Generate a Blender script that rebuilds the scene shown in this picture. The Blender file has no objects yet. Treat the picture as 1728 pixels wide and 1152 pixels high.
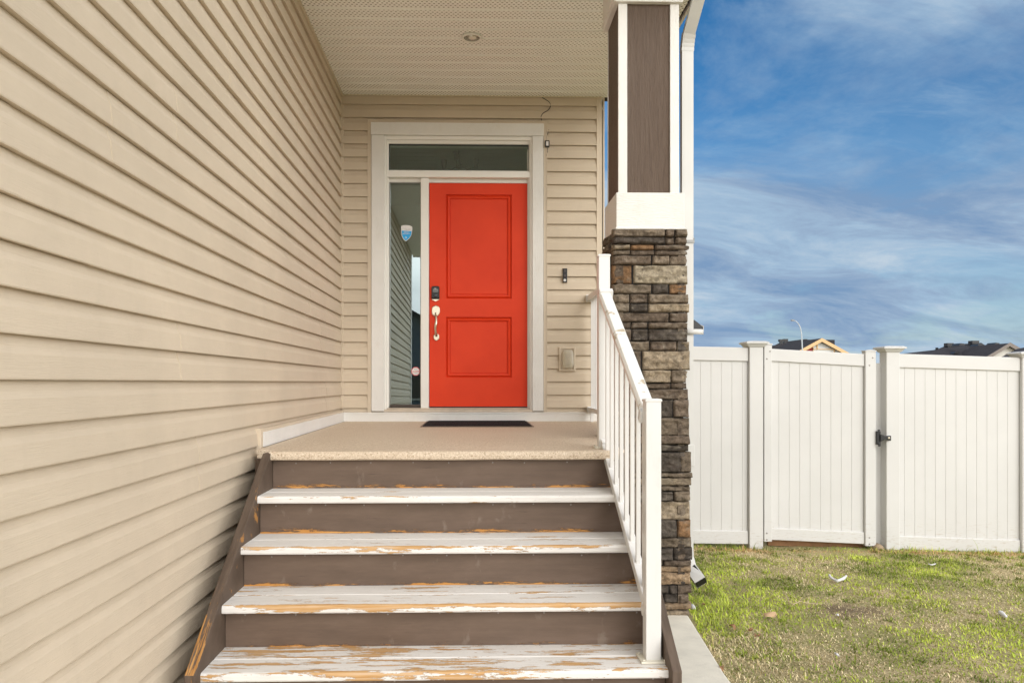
import bpy, bmesh, math, random
import numpy as np
from mathutils import Vector, noise
R = math.radians
random.seed(7)
scn = bpy.context.scene
COL = scn.collection

# ------------------------------------------------------------------ camera
EYE = 1.47; YAW = R(1.4); F = 1300.0; CX = 831.8; CY = 645.0
cd = bpy.data.cameras.new('camera'); cam = bpy.data.objects.new('camera', cd); COL.objects.link(cam)
cam.location = (0, 0, EYE); cam.rotation_euler = (R(90), 0, -YAW)
cd.sensor_width = 36; cd.lens = F / 1728 * 36
cd.shift_x = (864 - CX) / 1728; cd.shift_y = (CY - 576) / 1728
cd.clip_start = 0.05; cd.clip_end = 2000
scn.camera = cam

# ------------------------------------------------------------------ light
SUN_EL, SUN_AZ = 28, 152        # azimuth clockwise from +Y
SKY_STRENGTH = 0.07
world = bpy.data.worlds.new('World'); scn.world = world; world.use_nodes = True
wt = world.node_tree; wn = wt.nodes; wl = wt.links; wn.clear()
def WN(t, **k):
    n = wn.new(t)
    for a, b in k.items(): setattr(n, a, b)
    return n
sky = WN('ShaderNodeTexSky', sky_type='NISHITA', sun_disc=False)
sky.sun_elevation = R(SUN_EL); sky.sun_rotation = R(SUN_AZ); sky.air_density = 1.0; sky.dust_density = 0.6; sky.ozone_density = 2.5
tc = WN('ShaderNodeTexCoord'); sep = WN('ShaderNodeSeparateXYZ'); wl.new(tc.outputs['Generated'], sep.inputs[0])
zc = WN('ShaderNodeMath', operation='MAXIMUM'); wl.new(sep.outputs[2], zc.inputs[0]); zc.inputs[1].default_value = 0.0
za = WN('ShaderNodeMath', operation='ADD'); wl.new(zc.outputs[0], za.inputs[0]); za.inputs[1].default_value = 0.30
dx = WN('ShaderNodeMath', operation='DIVIDE'); wl.new(sep.outputs[0], dx.inputs[0]); wl.new(za.outputs[0], dx.inputs[1])
dy = WN('ShaderNodeMath', operation='DIVIDE'); wl.new(sep.outputs[1], dy.inputs[0]); wl.new(za.outputs[0], dy.inputs[1])
cmb = WN('ShaderNodeCombineXYZ'); wl.new(dx.outputs[0], cmb.inputs[0]); wl.new(dy.outputs[0], cmb.inputs[1])
def wnoise(scale, detail, rough, dist, sx=1, sy=1, off=0):
    mp = WN('ShaderNodeMapping'); mp.inputs['Scale'].default_value = (sx, sy, 1); mp.inputs['Location'].default_value = (off, off * .7, 0)
    mp.inputs['Rotation'].default_value = (0, 0, R(-18))
    wl.new(cmb.outputs[0], mp.inputs[0])
    n = WN('ShaderNodeTexNoise'); n.inputs['Scale'].default_value = scale; n.inputs['Detail'].default_value = detail
    n.inputs['Roughness'].default_value = rough; n.inputs['Distortion'].default_value = dist
    wl.new(mp.outputs[0], n.inputs['Vector']); return n
def wramp(sock, stops):
    r = WN('ShaderNodeValToRGB'); e = r.color_ramp.elements
    while len(e) < len(stops): e.new(0.5)
    for q, (p, c) in enumerate(stops):
        e[q].position = p; e[q].color = (c, c, c, 1) if not hasattr(c, '__len__') else (*c, 1)
    wl.new(sock, r.inputs[0]); return r
n1 = wnoise(1.7, 9, .62, .35, .8, 1.0, 3.1); r1 = wramp(n1.outputs[0], [(.39, 0), (.60, .95)])
n2 = wnoise(4.2, 9, .65, .7, .55, 1.2, 9.4); r2 = wramp(n2.outputs[0], [(.50, 0), (.78, .55)])
mx = WN('ShaderNodeMath', operation='MAXIMUM'); wl.new(r1.outputs[0], mx.inputs[0]); wl.new(r2.outputs[0], mx.inputs[1])
hz = WN('ShaderNodeMapRange'); wl.new(zc.outputs[0], hz.inputs[0]); hz.inputs[1].default_value = 0.0; hz.inputs[2].default_value = .35
hz.inputs[3].default_value = .75; hz.inputs[4].default_value = 0.0
ad = WN('ShaderNodeMath', operation='ADD', use_clamp=True); wl.new(mx.outputs[0], ad.inputs[0]); wl.new(hz.outputs[0], ad.inputs[1])
n3 = wnoise(3.0, 9, .64, .5, .6, 1.3, 21.3)
ccol = wramp(n3.outputs[0], [(.36, (2.1, 3.4, 5.4)), (.47, (3.1, 4.3, 6.0)), (.54, (3.6, 5.1, 6.8)), (.68, (5.3, 6.4, 7.5))])
hs = WN('ShaderNodeHueSaturation'); hs.inputs['Saturation'].default_value = 1.36; hs.inputs['Value'].default_value = 1.22; wl.new(sky.outputs[0], hs.inputs['Color'])
mix = WN('ShaderNodeMix', data_type='RGBA'); wl.new(ad.outputs[0], mix.inputs[0]); wl.new(hs.outputs[0], mix.inputs[6]); wl.new(ccol.outputs[0], mix.inputs[7])
# bright unseen cloud added behind the camera to fill the porch with light
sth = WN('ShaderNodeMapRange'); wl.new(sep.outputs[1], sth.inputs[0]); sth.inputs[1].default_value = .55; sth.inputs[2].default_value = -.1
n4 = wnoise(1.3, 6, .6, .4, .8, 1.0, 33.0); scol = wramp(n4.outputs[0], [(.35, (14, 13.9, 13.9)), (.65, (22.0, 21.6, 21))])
lowf = WN('ShaderNodeMapRange'); wl.new(zc.outputs[0], lowf.inputs[0]); lowf.inputs[1].default_value = .05; lowf.inputs[2].default_value = .75; lowf.inputs[3].default_value = 1.7; lowf.inputs[4].default_value = .75  # added cloud is boosted near the horizon so its light reaches under the roof
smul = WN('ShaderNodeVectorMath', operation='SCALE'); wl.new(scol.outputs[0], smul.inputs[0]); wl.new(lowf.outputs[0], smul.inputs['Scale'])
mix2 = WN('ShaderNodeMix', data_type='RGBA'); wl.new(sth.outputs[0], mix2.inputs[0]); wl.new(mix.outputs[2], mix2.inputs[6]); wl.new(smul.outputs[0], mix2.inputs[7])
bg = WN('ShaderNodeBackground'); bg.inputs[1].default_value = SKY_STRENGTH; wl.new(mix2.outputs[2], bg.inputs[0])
wo = WN('ShaderNodeOutputWorld'); wl.new(bg.outputs[0], wo.inputs[0])

sl = bpy.data.lights.new('sun', 'SUN'); sl.energy = 1.05; sl.angle = R(45); sl.color = (1, .98, .95)
so = bpy.data.objects.new('sun', sl); COL.objects.link(so)
sd = Vector((math.sin(R(SUN_AZ)) * math.cos(R(SUN_EL)), math.cos(R(SUN_AZ)) * math.cos(R(SUN_EL)), math.sin(R(SUN_EL))))
so.rotation_euler = (-sd).to_track_quat('-Z', 'Y').to_euler(); so.location = sd * 30
scn.view_settings.view_transform = 'Standard'; scn.view_settings.look = 'None'
scn.view_settings.exposure = 0.50; scn.view_settings.gamma = 1

# ------------------------------------------------------------------ helpers
def at(px, py, Y):
    """world point at depth Y seen at photo pixel (px, py) - used to take measurements off the photo"""
    f = Vector((math.sin(YAW), math.cos(YAW), 0)); r = Vector((math.cos(YAW), -math.sin(YAW), 0))
    d = f + r * ((px - CX) / F) + Vector((0, 0, 1)) * ((CY - py) / F)
    return Vector((0, 0, EYE)) + d * (Y / d.y)
def gz(x, y=0):
    d = min(max((y - 5.4) / 1.5, 0), 1); d = d * d * (3 - 2 * d); k = min(max((x - 1.3) / .9, 0), 1)
    return -0.020 * (min(max(x, 1.3), 9) - 1.3) - .045 * d * (.35 + .65 * k) * (x > 1.2)
def ground_at(px, py):
    Y = 5.0
    for _ in range(30):
        p = at(px, py, Y); z = gz(p.x, p.y); Y = Y * (EYE - z) / (EYE - p.z)
    return at(px, py, Y)

def tag(o, label=None, cat=None, group=None, kind=None):
    if label: o['label'] = label
    if cat: o['category'] = cat
    if group: o['group'] = group
    if kind: o['kind'] = kind
    return o
def empty(name, loc=(0, 0, 0), **k):
    o = bpy.data.objects.new(name, None); COL.objects.link(o); o.location = loc; o.empty_display_size = .2
    return tag(o, **k)

class MB:
    def __init__(s): s.v = []; s.f = []; s.c = []; s.m = []; s.mi = 0
    def add(s, vs, fs, col=None):
        n = len(s.v); s.v += [tuple(v) for v in vs]
        for f in fs: s.f.append(tuple(i + n for i in f)); s.c.append(col); s.m.append(s.mi)
        return s
    def box(s, x0, x1, y0, y1, z0, z1, col=None):
        if x0 > x1: x0, x1 = x1, x0
        if y0 > y1: y0, y1 = y1, y0
        if z0 > z1: z0, z1 = z1, z0
        vs = [(x, y, z) for z in (z0, z1) for y in (y0, y1) for x in (x0, x1)]
        return s.add(vs, [(0, 2, 3, 1), (4, 5, 7, 6), (0, 1, 5, 4), (2, 6, 7, 3), (0, 4, 6, 2), (1, 3, 7, 5)], col)
    def prism(s, pts, axis, a, b, col=None):
        """extrude 2-D polygon along axis ('x': pts are (y,z); 'y': (x,z); 'z': (x,y))"""
        def P(p, t):
            return (t, p[0], p[1]) if axis == 'x' else (p[0], t, p[1]) if axis == 'y' else (p[0], p[1], t)
        n = len(pts); vs = [P(p, a) for p in pts] + [P(p, b) for p in pts]
        fs = [tuple(range(n - 1, -1, -1)), tuple(range(n, 2 * n))] + [(i, (i + 1) % n, n + (i + 1) % n, n + i) for i in range(n)]
        return s.add(vs, fs, col)
    def sweep(s, path, sec, up=(0, 0, 1), cap=True, scales=None):
        """sweep a 2-D section along a 3-D path"""
        path = [Vector(p) for p in path]; n = len(sec); vs = []; up = Vector(up)
        for i, p in enumerate(path):
            if i == 0: t = path[1] - p
            elif i == len(path) - 1: t = p - path[i - 1]
            else: t = (path[i + 1] - p).normalized() + (p - path[i - 1]).normalized()
            t.normalize(); a = t.cross(up)
            if a.length < 1e-4: a = t.cross(Vector((0, 1, 0)))
            a.normalize(); b = a.cross(t).normalized(); k = scales[i] if scales else 1
            for (u, w) in sec: vs.append(p + a * u * k + b * w * k)
        fs = []
        for i in range(len(path) - 1):
            for j in range(n):
                fs.append((i * n + j, i * n + (j + 1) % n, (i + 1) * n + (j + 1) % n, (i + 1) * n + j))
        if cap: fs += [tuple(range(n - 1, -1, -1)), tuple((len(path) - 1) * n + j for j in range(n))]
        return s.add(vs, fs)
    def tube(s, path, r, n=8, scales=None, up=(0, 0, 1)):
        return s.sweep(path, [(r * math.cos(2 * math.pi * j / n), r * math.sin(2 * math.pi * j / n)) for j in range(n)], up, True, scales)
    def lathe(s, prof, c, axis='z', n=28):
        """prof: (radius, height) list"""
        vs = []; m = len(prof)
        for (r, h) in prof:
            for j in range(n):
                a = 2 * math.pi * j / n; u, w = r * math.cos(a), r * math.sin(a)
                vs.append((c[0] + u, c[1] + w, c[2] + h) if axis == 'z' else (c[0] + u, c[1] + h, c[2] + w))
        fs = [(i * n + j, i * n + (j + 1) % n, (i + 1) * n + (j + 1) % n, (i + 1) * n + j) for i in range(m - 1) for j in range(n)]
        fs += [tuple(range(n)), tuple((m - 1) * n + j for j in range(n))]
        return s.add(vs, fs)
    def build(s, name, mat, parent=None, smooth=False, bevel=0, origin=None, **k):
        me = bpy.data.meshes.new(name)
        o0 = Vector(origin) if origin else Vector((0, 0, 0))
        me.from_pydata([tuple(Vector(v) - o0) for v in s.v], [], s.f); me.update()
        bm = bmesh.new(); bm.from_mesh(me); bmesh.ops.recalc_face_normals(bm, faces=bm.faces); bm.to_mesh(me); bm.free()
        if any(c is not None for c in s.c):
            at_ = me.color_attributes.new('tone', 'FLOAT_COLOR', 'CORNER')
            buf = []
            for p, c in zip(me.polygons, s.c):
                for _ in range(p.loop_total): buf += [*(c or (1, 1, 1)), 1]
            at_.data.foreach_set('color', buf)
        mats = mat if isinstance(mat, (list, tuple)) else [mat]
        for m in mats: me.materials.append(m)
        if len(mats) > 1: me.polygons.foreach_set('material_index', s.m)
        if smooth: me.polygons.foreach_set('use_smooth', [True] * len(me.polygons))
        o = bpy.data.objects.new(name, me); COL.objects.link(o); o.location = o0
        if parent is not None: o.parent = parent; o.location = o0 - world_loc(parent)
        if bevel:
            b = o.modifiers.new('bevel', 'BEVEL'); b.width = bevel; b.segments = 2; b.limit_method = 'ANGLE'; b.angle_limit = R(40)
        return tag(o, **k)
def world_loc(o):
    l = Vector(o.location)
    while o.parent: o = o.parent; l += Vector(o.location)
    return l

# ------------------------------------------------------------------ materials
class NT:
    def __init__(s, name):
        s.m = bpy.data.materials.new(name); s.m.use_nodes = True; s.t = s.m.node_tree; s.n = s.t.nodes; s.l = s.t.links
        s.b = s.n['Principled BSDF']; s.tc = s.n.new('ShaderNodeTexCoord')
    def node(s, t, **k):
        n = s.n.new(t)
        for a, b in k.items(): setattr(n, a, b)
        return n
    def link(s, a, b): s.l.new(a, b)
    def coord(s, scale=(1, 1, 1), which='Object', rot=(0, 0, 0), loc=(0, 0, 0)):
        mp = s.node('ShaderNodeMapping'); mp.inputs['Scale'].default_value = scale; mp.inputs['Rotation'].default_value = rot
        mp.inputs['Location'].default_value = loc
        s.link(s.tc.outputs[which], mp.inputs[0]); return mp.outputs[0]
    def noise(s, vec, scale=5, detail=6, rough=.6, dist=0):
        n = s.node('ShaderNodeTexNoise'); n.inputs['Scale'].default_value = scale; n.inputs['Detail'].default_value = detail
        n.inputs['Roughness'].default_value = rough; n.inputs['Distortion'].default_value = dist; s.link(vec, n.inputs['Vector']); return n.outputs[0]
    def ramp(s, f, stops, interp='LINEAR'):
        r = s.node('ShaderNodeValToRGB'); r.color_ramp.interpolation = interp; e = r.color_ramp.elements
        while len(e) < len(stops): e.new(.5)
        for q, (p, c) in enumerate(stops):
            e[q].position = p; e[q].color = (c, c, c, 1) if not hasattr(c, '__len__') else (*c, 1)
        s.link(f, r.inputs[0]); return r.outputs[0]
    def mixc(s, f, a, b, mode='MIX'):
        m = s.node('ShaderNodeMix', data_type='RGBA', blend_type=mode)
        for k, v in ((0, f), (6, a), (7, b)):
            if hasattr(v, 'is_output') or isinstance(v, bpy.types.NodeSocket): s.link(v, m.inputs[k])
            elif k == 0: m.inputs[0].default_value = v
            else: m.inputs[k].default_value = (*v, 1)
        return m.outputs[2]
    def math(s, op, a, b=0.0, c=None, clamp=False):
        m = s.node('ShaderNodeMath', operation=op, use_clamp=clamp)
        for k, v in enumerate([a, b] + ([c] if c is not None else [])):
            if isinstance(v, bpy.types.NodeSocket): s.link(v, m.inputs[k])
            else: m.inputs[k].default_value = v
        return m.outputs[0]
    def sepxyz(s, which='Object'):
        x = s.node('ShaderNodeSeparateXYZ'); s.link(s.tc.outputs[which], x.inputs[0]); return x.outputs
    def bump(s, h, strength=.3, dist=.01):
        b = s.node('ShaderNodeBump'); b.inputs['Strength'].default_value = strength; b.inputs['Distance'].default_value = dist
        s.link(h, b.inputs['Height']); s.link(b.outputs[0], s.b.inputs['Normal'])
    def base(s, v):
        if isinstance(v, bpy.types.NodeSocket): s.link(v, s.b.inputs['Base Color'])
        else: s.b.inputs['Base Color'].default_value = (*v, 1)
    def set(s, rough=.5, metal=0, spec=.5):
        s.b.inputs['Roughness'].default_value = rough; s.b.inputs['Metallic'].default_value = metal
        s.b.inputs['Specular IOR Level'].default_value = spec

def painted(name, col, rough=.5, var=.06, nscale=3, bump=.08, bscale=80, stretch=(1, 1, 1), dirt=0, dirtcol=(.25, .2, .14), metal=0, spec=.5):
    m = NT(name); c = m.coord()
    n = m.noise(c, nscale, 5); lo = tuple(x * (1 - var) for x in col); hi = tuple(min(1, x * (1 + var)) for x in col)
    b = m.ramp(n, [(.3, lo), (.7, hi)])
    if dirt:
        d = m.noise(m.coord((1, 1, .35)), 9, 9, .7, .3); b = m.mixc(m.ramp(d, [(.56, 0), (.8, dirt)]), b, dirtcol)
    m.base(b); m.set(rough, metal, spec)
    if bump: m.bump(m.noise(m.coord(stretch), bscale, 4), bump, .004)
    return m.m

def siding_mat(name, col, along):
    m = NT(name); big = m.noise(m.coord(), 1.2, 5); fine = m.noise(m.coord((.5, .5, 6)), 6, 6)
    lo = tuple(x * .93 for x in col); hi = tuple(x * 1.05 for x in col)
    b = m.ramp(big, [(.35, lo), (.65, hi)])
    st = m.noise(m.coord((2.2, 2.2, 1.1)), 4, 8, .7, .6); b = m.mixc(m.ramp(st, [(.5, 0), (.85, .35)]), b, tuple(x * .82 for x in col))
    b = m.mixc(m.ramp(fine, [(.4, 0), (.7, .22)]), b, tuple(x * .88 for x in col))
    m.base(b); m.set(.62, 0, .3)
    g = m.noise(m.coord((1.5, 1.5, 60) ), 7, 5, .6, .8); m.bump(g, .55, .004); return m.m
SIDING = siding_mat('vinyl_siding_beige', (.60, .505, .385), 'y')
SIDTRIM = painted('beige_vinyl_trim', (.60, .505, .385), .55)
WHITE_TEX = painted('white_textured_trim', (.74, .72, .68), .6, .05, 3, .9, 30, (6, 6, 1), .3, (.55, .46, .34))
WHITE_H = painted('white_grained_board', (.74, .72, .68), .6, .05, 3, 1.0, 26, (1, 1, 6), .3, (.55, .46, .34))
WHITE_SM = painted('white_vinyl_frame', (.80, .775, .72), .4, .03, 3, .03)
WHITE_RAIL = painted('white_aluminium_rail', (.70, .69, .67), .32, .03, 2, .02, 60, (1, 1, 1), .12)
WHITE_SPOUT = painted('white_downspout_metal', (.62, .61, .58), .4, .04, 3, .02)
def brown_grain():
    m = NT('brown_grained_panel'); g = m.noise(m.coord((26, 26, 1.6)), 3, 9, .7, 1.2); k = m.noise(m.coord((9, 9, 1.2), loc=(3, 3, 3)), 4, 6, .7, 1.6)
    c = m.ramp(g, [(.3, (.082, .052, .034)), (.5, (.105, .069, .046)), (.72, (.130, .089, .062))]); c = m.mixc(m.ramp(k, [(.30, .6), (.42, 0)]), c, (.05, .03, .02)); m.base(c); m.set(.55, 0, .4)
    m.bump(m.math('ADD', g, k), .9, .008); return m.m
BROWN = brown_grain()
CONC = painted('pale_concrete', (.72, .68, .58), .85, .1, 6, .4, 120, (1, 1, 1), .35, (.3, .27, .22))
METAL_NI = painted('satin_nickel', (.72, .64, .50), .3, .05, 20, 0, metal=1)
BLACK = painted('black_plastic', (.012, .012, .013), .35, .1, 10, .05)
GREYBTN = painted('grey_keypad_print', (.35, .35, .35), .5)
DARKGAP = painted('dark_mortar', (.018, .016, .014), .95, .1, 10, .2)
OLDWOOD = painted('weathered_timber', (.25, .13, .06), .85, .3, 8, .6, 40, (1, 8, 8))

def fence_mat():
    m = NT('white_pvc_fence'); n = m.noise(m.coord(), 1.5, 5)
    b = m.ramp(n, [(.3, (.595, .585, .565)), (.7, (.645, .635, .615))])
    x = m.sepxyz(); low = m.node('ShaderNodeMapRange'); m.link(x[2], low.inputs[0]); low.inputs[1].default_value = .25; low.inputs[2].default_value = -.1
    d = m.noise(m.coord((3, 3, 14), rot=(0, .3, 0)), 5, 8, .7); dd = m.math('MULTIPLY', m.ramp(d, [(.54, 0), (.70, .75)]), low.outputs[0])
    m.base(m.mixc(dd, b, (.35, .26, .16))); m.set(.38, 0, .45); return m.m
FENCE = fence_mat()

def door_mat():
    m = NT('red_door_paint'); n = m.noise(m.coord(), 3, 6); b = m.ramp(n, [(.3, (.66, .040, .008)), (.7, (.74, .052, .011))])
    x = m.sepxyz(); lowr = m.node('ShaderNodeMapRange'); m.link(x[2], lowr.inputs[0]); lowr.inputs[1].default_value = 1.30; lowr.inputs[2].default_value = 1.14
    sc = m.ramp(m.noise(m.coord((1, 1, 2)), 26, 8, .75), [(.66, 0), (.72, .6)]); b = m.mixc(m.math('MULTIPLY', sc, lowr.outputs[0]), b, (.72, .45, .33))
    m.base(b); m.set(.5, 0, .25); m.bump(m.noise(m.coord((10, 10, 1.2)), 25, 4), .08, .002); return m.m
DOOR = door_mat()

def soffit_mat():
    m = NT('perforated_soffit'); m.base((.70, .64, .49)); m.set(.5, 0, .35)
    x = m.sepxyz()
    # staggered slots: 17 mm apart along x, 11 mm rows along y, only on the raised flats of each rib
    row = m.math('DIVIDE', x[1], .0245); rf = m.math('FLOOR', row); rr = m.math('FRACT', row)
    sh = m.math('MULTIPLY', m.math('FRACT', m.math('MULTIPLY', rf, .5)), .032)
    cx = m.math('FRACT', m.math('DIVIDE', m.math('ADD', x[0], sh), .032))
    a = m.math('LESS_THAN', m.math('ABSOLUTE', m.math('SUBTRACT', cx, .5)), .20)
    b = m.math('LESS_THAN', m.math('ABSOLUTE', m.math('SUBTRACT', rr, .5)), .19)
    rib = m.math('FRACT', m.math('DIVIDE', m.math('SUBTRACT', 6.96, x[1]), .1475))
    c = m.math('LESS_THAN', m.math('ABSOLUTE', m.math('SUBTRACT', rib, .5)), .40)
    hole = m.math('MULTIPLY', m.math('MULTIPLY', a, b), c)
    n = m.noise(m.coord(), 2, 4); base = m.ramp(n, [(.3, (.87, .865, .82)), (.7, (.90, .895, .85))])
    m.base(m.mixc(hole, base, (.22, .19, .13))); return m.m
SOFFIT = soffit_mat()

def deck_mat():
    m = NT('speckled_vinyl_deck'); s = m.noise(m.coord(), 120, 4, .75); b = m.ramp(s, [(.33, (.26, .17, .09)), (.45, (.58, .47, .35)), (.6, (.68, .57, .44)), (.68, (.84, .77, .66))])
    n = m.noise(m.coord(), 2, 5); b = m.mixc(m.ramp(n, [(.45, 0), (.75, .3)]), b, (.50, .40, .29))
    m.base(b); m.set(.6, 0, .35); m.bump(s, .3, .002); return m.m
DECK = deck_mat()

def tread_mat(name, peel, seed):
    m = NT(name)
    vec = m.coord((1.0, 8, 8), loc=(seed * 3.7, seed, 0)); n0 = m.noise(vec, 2.6, 12, .68, .15); nh = m.noise(m.coord((2.6, 8, 8), loc=(seed, 2, 0)), 9, 8, .8, .0); n = m.math('ADD', n0, m.math('MULTIPLY', m.math('SUBTRACT', nh, .5), .30))
    big = m.noise(m.coord((.8, 2, 2), loc=(seed, 0, 0)), 1.3, 3)
    x = m.sepxyz()
    # front edge of the tread (y = 0 at the nose) and its top corner wear first
    edge = m.node('ShaderNodeMapRange'); m.link(m.math('ABSOLUTE', m.math('SUBTRACT', x[1], .005)), edge.inputs[0])
    edge.inputs[1].default_value = .004; edge.inputs[2].default_value = .016; edge.inputs[3].default_value = (.09 if peel < .3 else .165) if peel < .9 else .07; edge.inputs[4].default_value = 0
    top = m.node('ShaderNodeMapRange'); m.link(x[2], top.inputs[0]); top.inputs[1].default_value = -.02; top.inputs[2].default_value = -.004
    v = m.math('ADD', n, m.math('MULTIPLY', edge.outputs[0], top.outputs[0]))
    v = m.math('ADD', v, m.math('MULTIPLY', m.math('SUBTRACT', big, .5), .30))
    th = .69 - .145 * peel
    mask = m.ramp(v, [(th, 0), (th + .008, 1)])
    rim = m.ramp(v, [(th - .006, 0), (th, 1), (th + .002, 1), (th + .010, 0)])
    wood = m.ramp(m.noise(m.coord((1, 22, 22), loc=(seed, 0, 0)), 4, 6, .6, .4), [(.3, (.40, .20, .06)), (.5, (.56, .34, .15)), (.7, (.60, .43, .28))])
    paint = m.ramp(m.noise(m.coord((1, 5, 5)), 5, 6), [(.3, (.70, .67, .63)), (.7, (.79, .77, .74))])
    ck = m.noise(m.coord((1.6, 34, 34), loc=(seed, seed, 0)), 3, 7, .7); crack = m.ramp(ck, [(.64, 0), (.66, .85)])
    c = m.mixc(crack, paint, (.22, .16, .10)); c = m.mixc(mask, c, wood)
    c = m.mixc(m.math('MULTIPLY', rim, .7), c, (.10, .07, .045))
    chips = m.ramp(m.noise(m.coord((3.5, 15, 15), loc=(seed * 2, 1, 0)), 5, 9, .8), [(.635 - .02 * peel, 0), (.645 - .02 * peel, .9)]); c = m.mixc(chips, c, (.33, .21, .12))
    m.base(c); m.set(.6, 0, .3)
    h = m.math('SUBTRACT', 1, mask); m.bump(m.math('ADD', h, m.math('MULTIPLY', ck, .25)), .5, .002); return m.m
def riser_mat(name, peel, seed):
    m = NT(name); x = m.sepxyz()
    n = m.noise(m.coord((1.0, 1, 9), loc=(seed * 2.3, 0, seed)), 3.6, 12, .76, .2)
    low = m.node('ShaderNodeMapRange'); m.link(x[2], low.inputs[0]); low.inputs[1].default_value = 0; low.inputs[2].default_value = .045; low.inputs[3].default_value = .165 * peel; low.inputs[4].default_value = -.12
    v = m.math('ADD', n, low.outputs[0]); big = m.noise(m.coord((1, 1, 1), loc=(seed, 0, 0)), 1.1, 2); v = m.math('ADD', v, m.math('MULTIPLY', m.math('SUBTRACT', big, .5), .25))
    mask = m.ramp(v, [(.625, 0), (.635, 1)]); rim = m.ramp(v, [(.59, 0), (.62, 1), (.635, 1), (.65, 0)])
    wood = m.ramp(m.noise(m.coord((1, 1, 20)), 5, 6), [(.3, (.42, .17, .03)), (.7, (.60, .32, .10))])
    paint = m.ramp(m.noise(m.coord((.6, 1, 3)), 4, 7, .65), [(.3, (.108, .074, .053)), (.55, (.145, .100, .073)), (.75, (.175, .124, .094))])
    sm = m.noise(m.coord((1, 1, .6), rot=(0, .4, 0), loc=(seed * 5, 0, 0)), 9, 4, .6); paint = m.mixc(m.ramp(sm, [(.62, 0), (.70, .5)]), paint, (.26, .21, .17))
    ck = m.noise(m.coord((1.2, 1, 40), loc=(seed, 0, 0)), 3, 7, .7); paint = m.mixc(m.ramp(ck, [(.63, 0), (.68, .7)]), paint, (.035, .022, .015))
    c = m.mixc(mask, paint, wood); c = m.mixc(m.math('MULTIPLY', rim, .6), c, (.05, .03, .02))
    m.base(c); m.set(.55, 0, .35); m.bump(m.math('ADD', ck, m.math('MULTIPLY', mask, -.6)), .35, .002); return m.m
def stringer_mat(worn):
    m = NT('brown_painted_stringer' + ('_worn' if worn else '')); x = m.sepxyz()
    g = m.noise(m.coord((9, 1.2, 1.2), rot=(R(35), 0, 0)), 4, 7, .6); paint = m.ramp(g, [(.3, (.070, .048, .034)), (.7, (.135, .098, .073))])
    if worn:
        lowr = m.node('ShaderNodeMapRange'); m.link(x[2], lowr.inputs[0]); lowr.inputs[1].default_value = .66; lowr.inputs[2].default_value = .40; lowr.inputs[3].default_value = -.05; lowr.inputs[4].default_value = .16
        geo = m.node('ShaderNodeNewGeometry'); sn = m.node('ShaderNodeSeparateXYZ'); m.link(geo.outputs['Normal'], sn.inputs[0])
        top = m.math('GREATER_THAN', sn.outputs[2], .5)
        v = m.math('ADD', m.noise(m.coord((30, 2, 2), rot=(R(35), 0, 0)), 3, 8, .65), m.math('MULTIPLY', lowr.outputs[0], top))
        mask = m.ramp(v, [(.60, 0), (.63, 1)])
        wood = m.ramp(m.noise(m.coord((40, 3, 3)), 3, 5), [(.3, (.30, .13, .03)), (.7, (.52, .28, .10))]); paint = m.mixc(mask, paint, wood)
    m.base(paint); m.set(.65, 0, .3); m.bump(g, .5, .003); return m.m
def stone_mat():
    m = NT('cultured_stone'); a = m.node('ShaderNodeAttribute', attribute_name='tone')
    n1 = m.noise(m.coord(), 30, 9, .74, .3); n2 = m.noise(m.coord((1, 1, 2.2)), 9, 6, .6, .8); n3 = m.noise(m.coord(), 90, 4, .7)
    c = m.mixc(1.0, a.outputs[0], m.ramp(n1, [(.32, .40), (.48, .9), (.66, 1.55)]), 'MULTIPLY')
    c = m.mixc(m.ramp(n2, [(.54, 0), (.72, .5)]), c, (.36, .31, .24)); c = m.mixc(m.ramp(n2, [(.28, .65), (.44, 0)]), c, (.05, .035, .025))
    m.base(c); m.set(.9, 0, .2); h = m.math('ADD', n1, m.math('MULTIPLY', n3, .35)); m.bump(h, .95, .014); return m.m
STONE = stone_mat()
def glass_mat(name, tint, refl=.12):
    m = NT(name); m.n.remove(m.b); out = m.n['Material Output']
    tr = m.node('ShaderNodeBsdfTransparent'); tr.inputs[0].default_value = (*tint, 1)
    gl = m.node('ShaderNodeBsdfGlossy'); gl.inputs['Roughness'].default_value = .0; gl.inputs[0].default_value = (.80, .95, .97, 1)
    fr = m.node('ShaderNodeFresnel'); fr.inputs[0].default_value = 1.5; f = m.math('ADD', fr.outputs[0], refl, clamp=True)
    ms = m.node('ShaderNodeMixShader'); m.link(f, ms.inputs[0]); m.link(tr.outputs[0], ms.inputs[1]); m.link(gl.outputs[0], ms.inputs[2]); m.link(ms.outputs[0], out.inputs[0]); return m.m
GLASS = glass_mat('sidelight_glass', (.62, .68, .62), .26)
GLASS_T = glass_mat('transom_glass', (.70, .80, .73), .10)
INTER = painted('interior_grey', (.66, .72, .66), .8)
def shingle_mat():
    m = NT('charcoal_shingles'); n = m.noise(m.coord((1, 1, 3)), 4, 8, .8); m.base(m.ramp(n, [(.3, (.020, .019, .022)), (.7, (.052, .050, .056))])); m.set(.9, 0, .2)
    m.bump(m.noise(m.coord(), 6, 6), .5, .1); return m.m
SHINGLE = shingle_mat()

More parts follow.
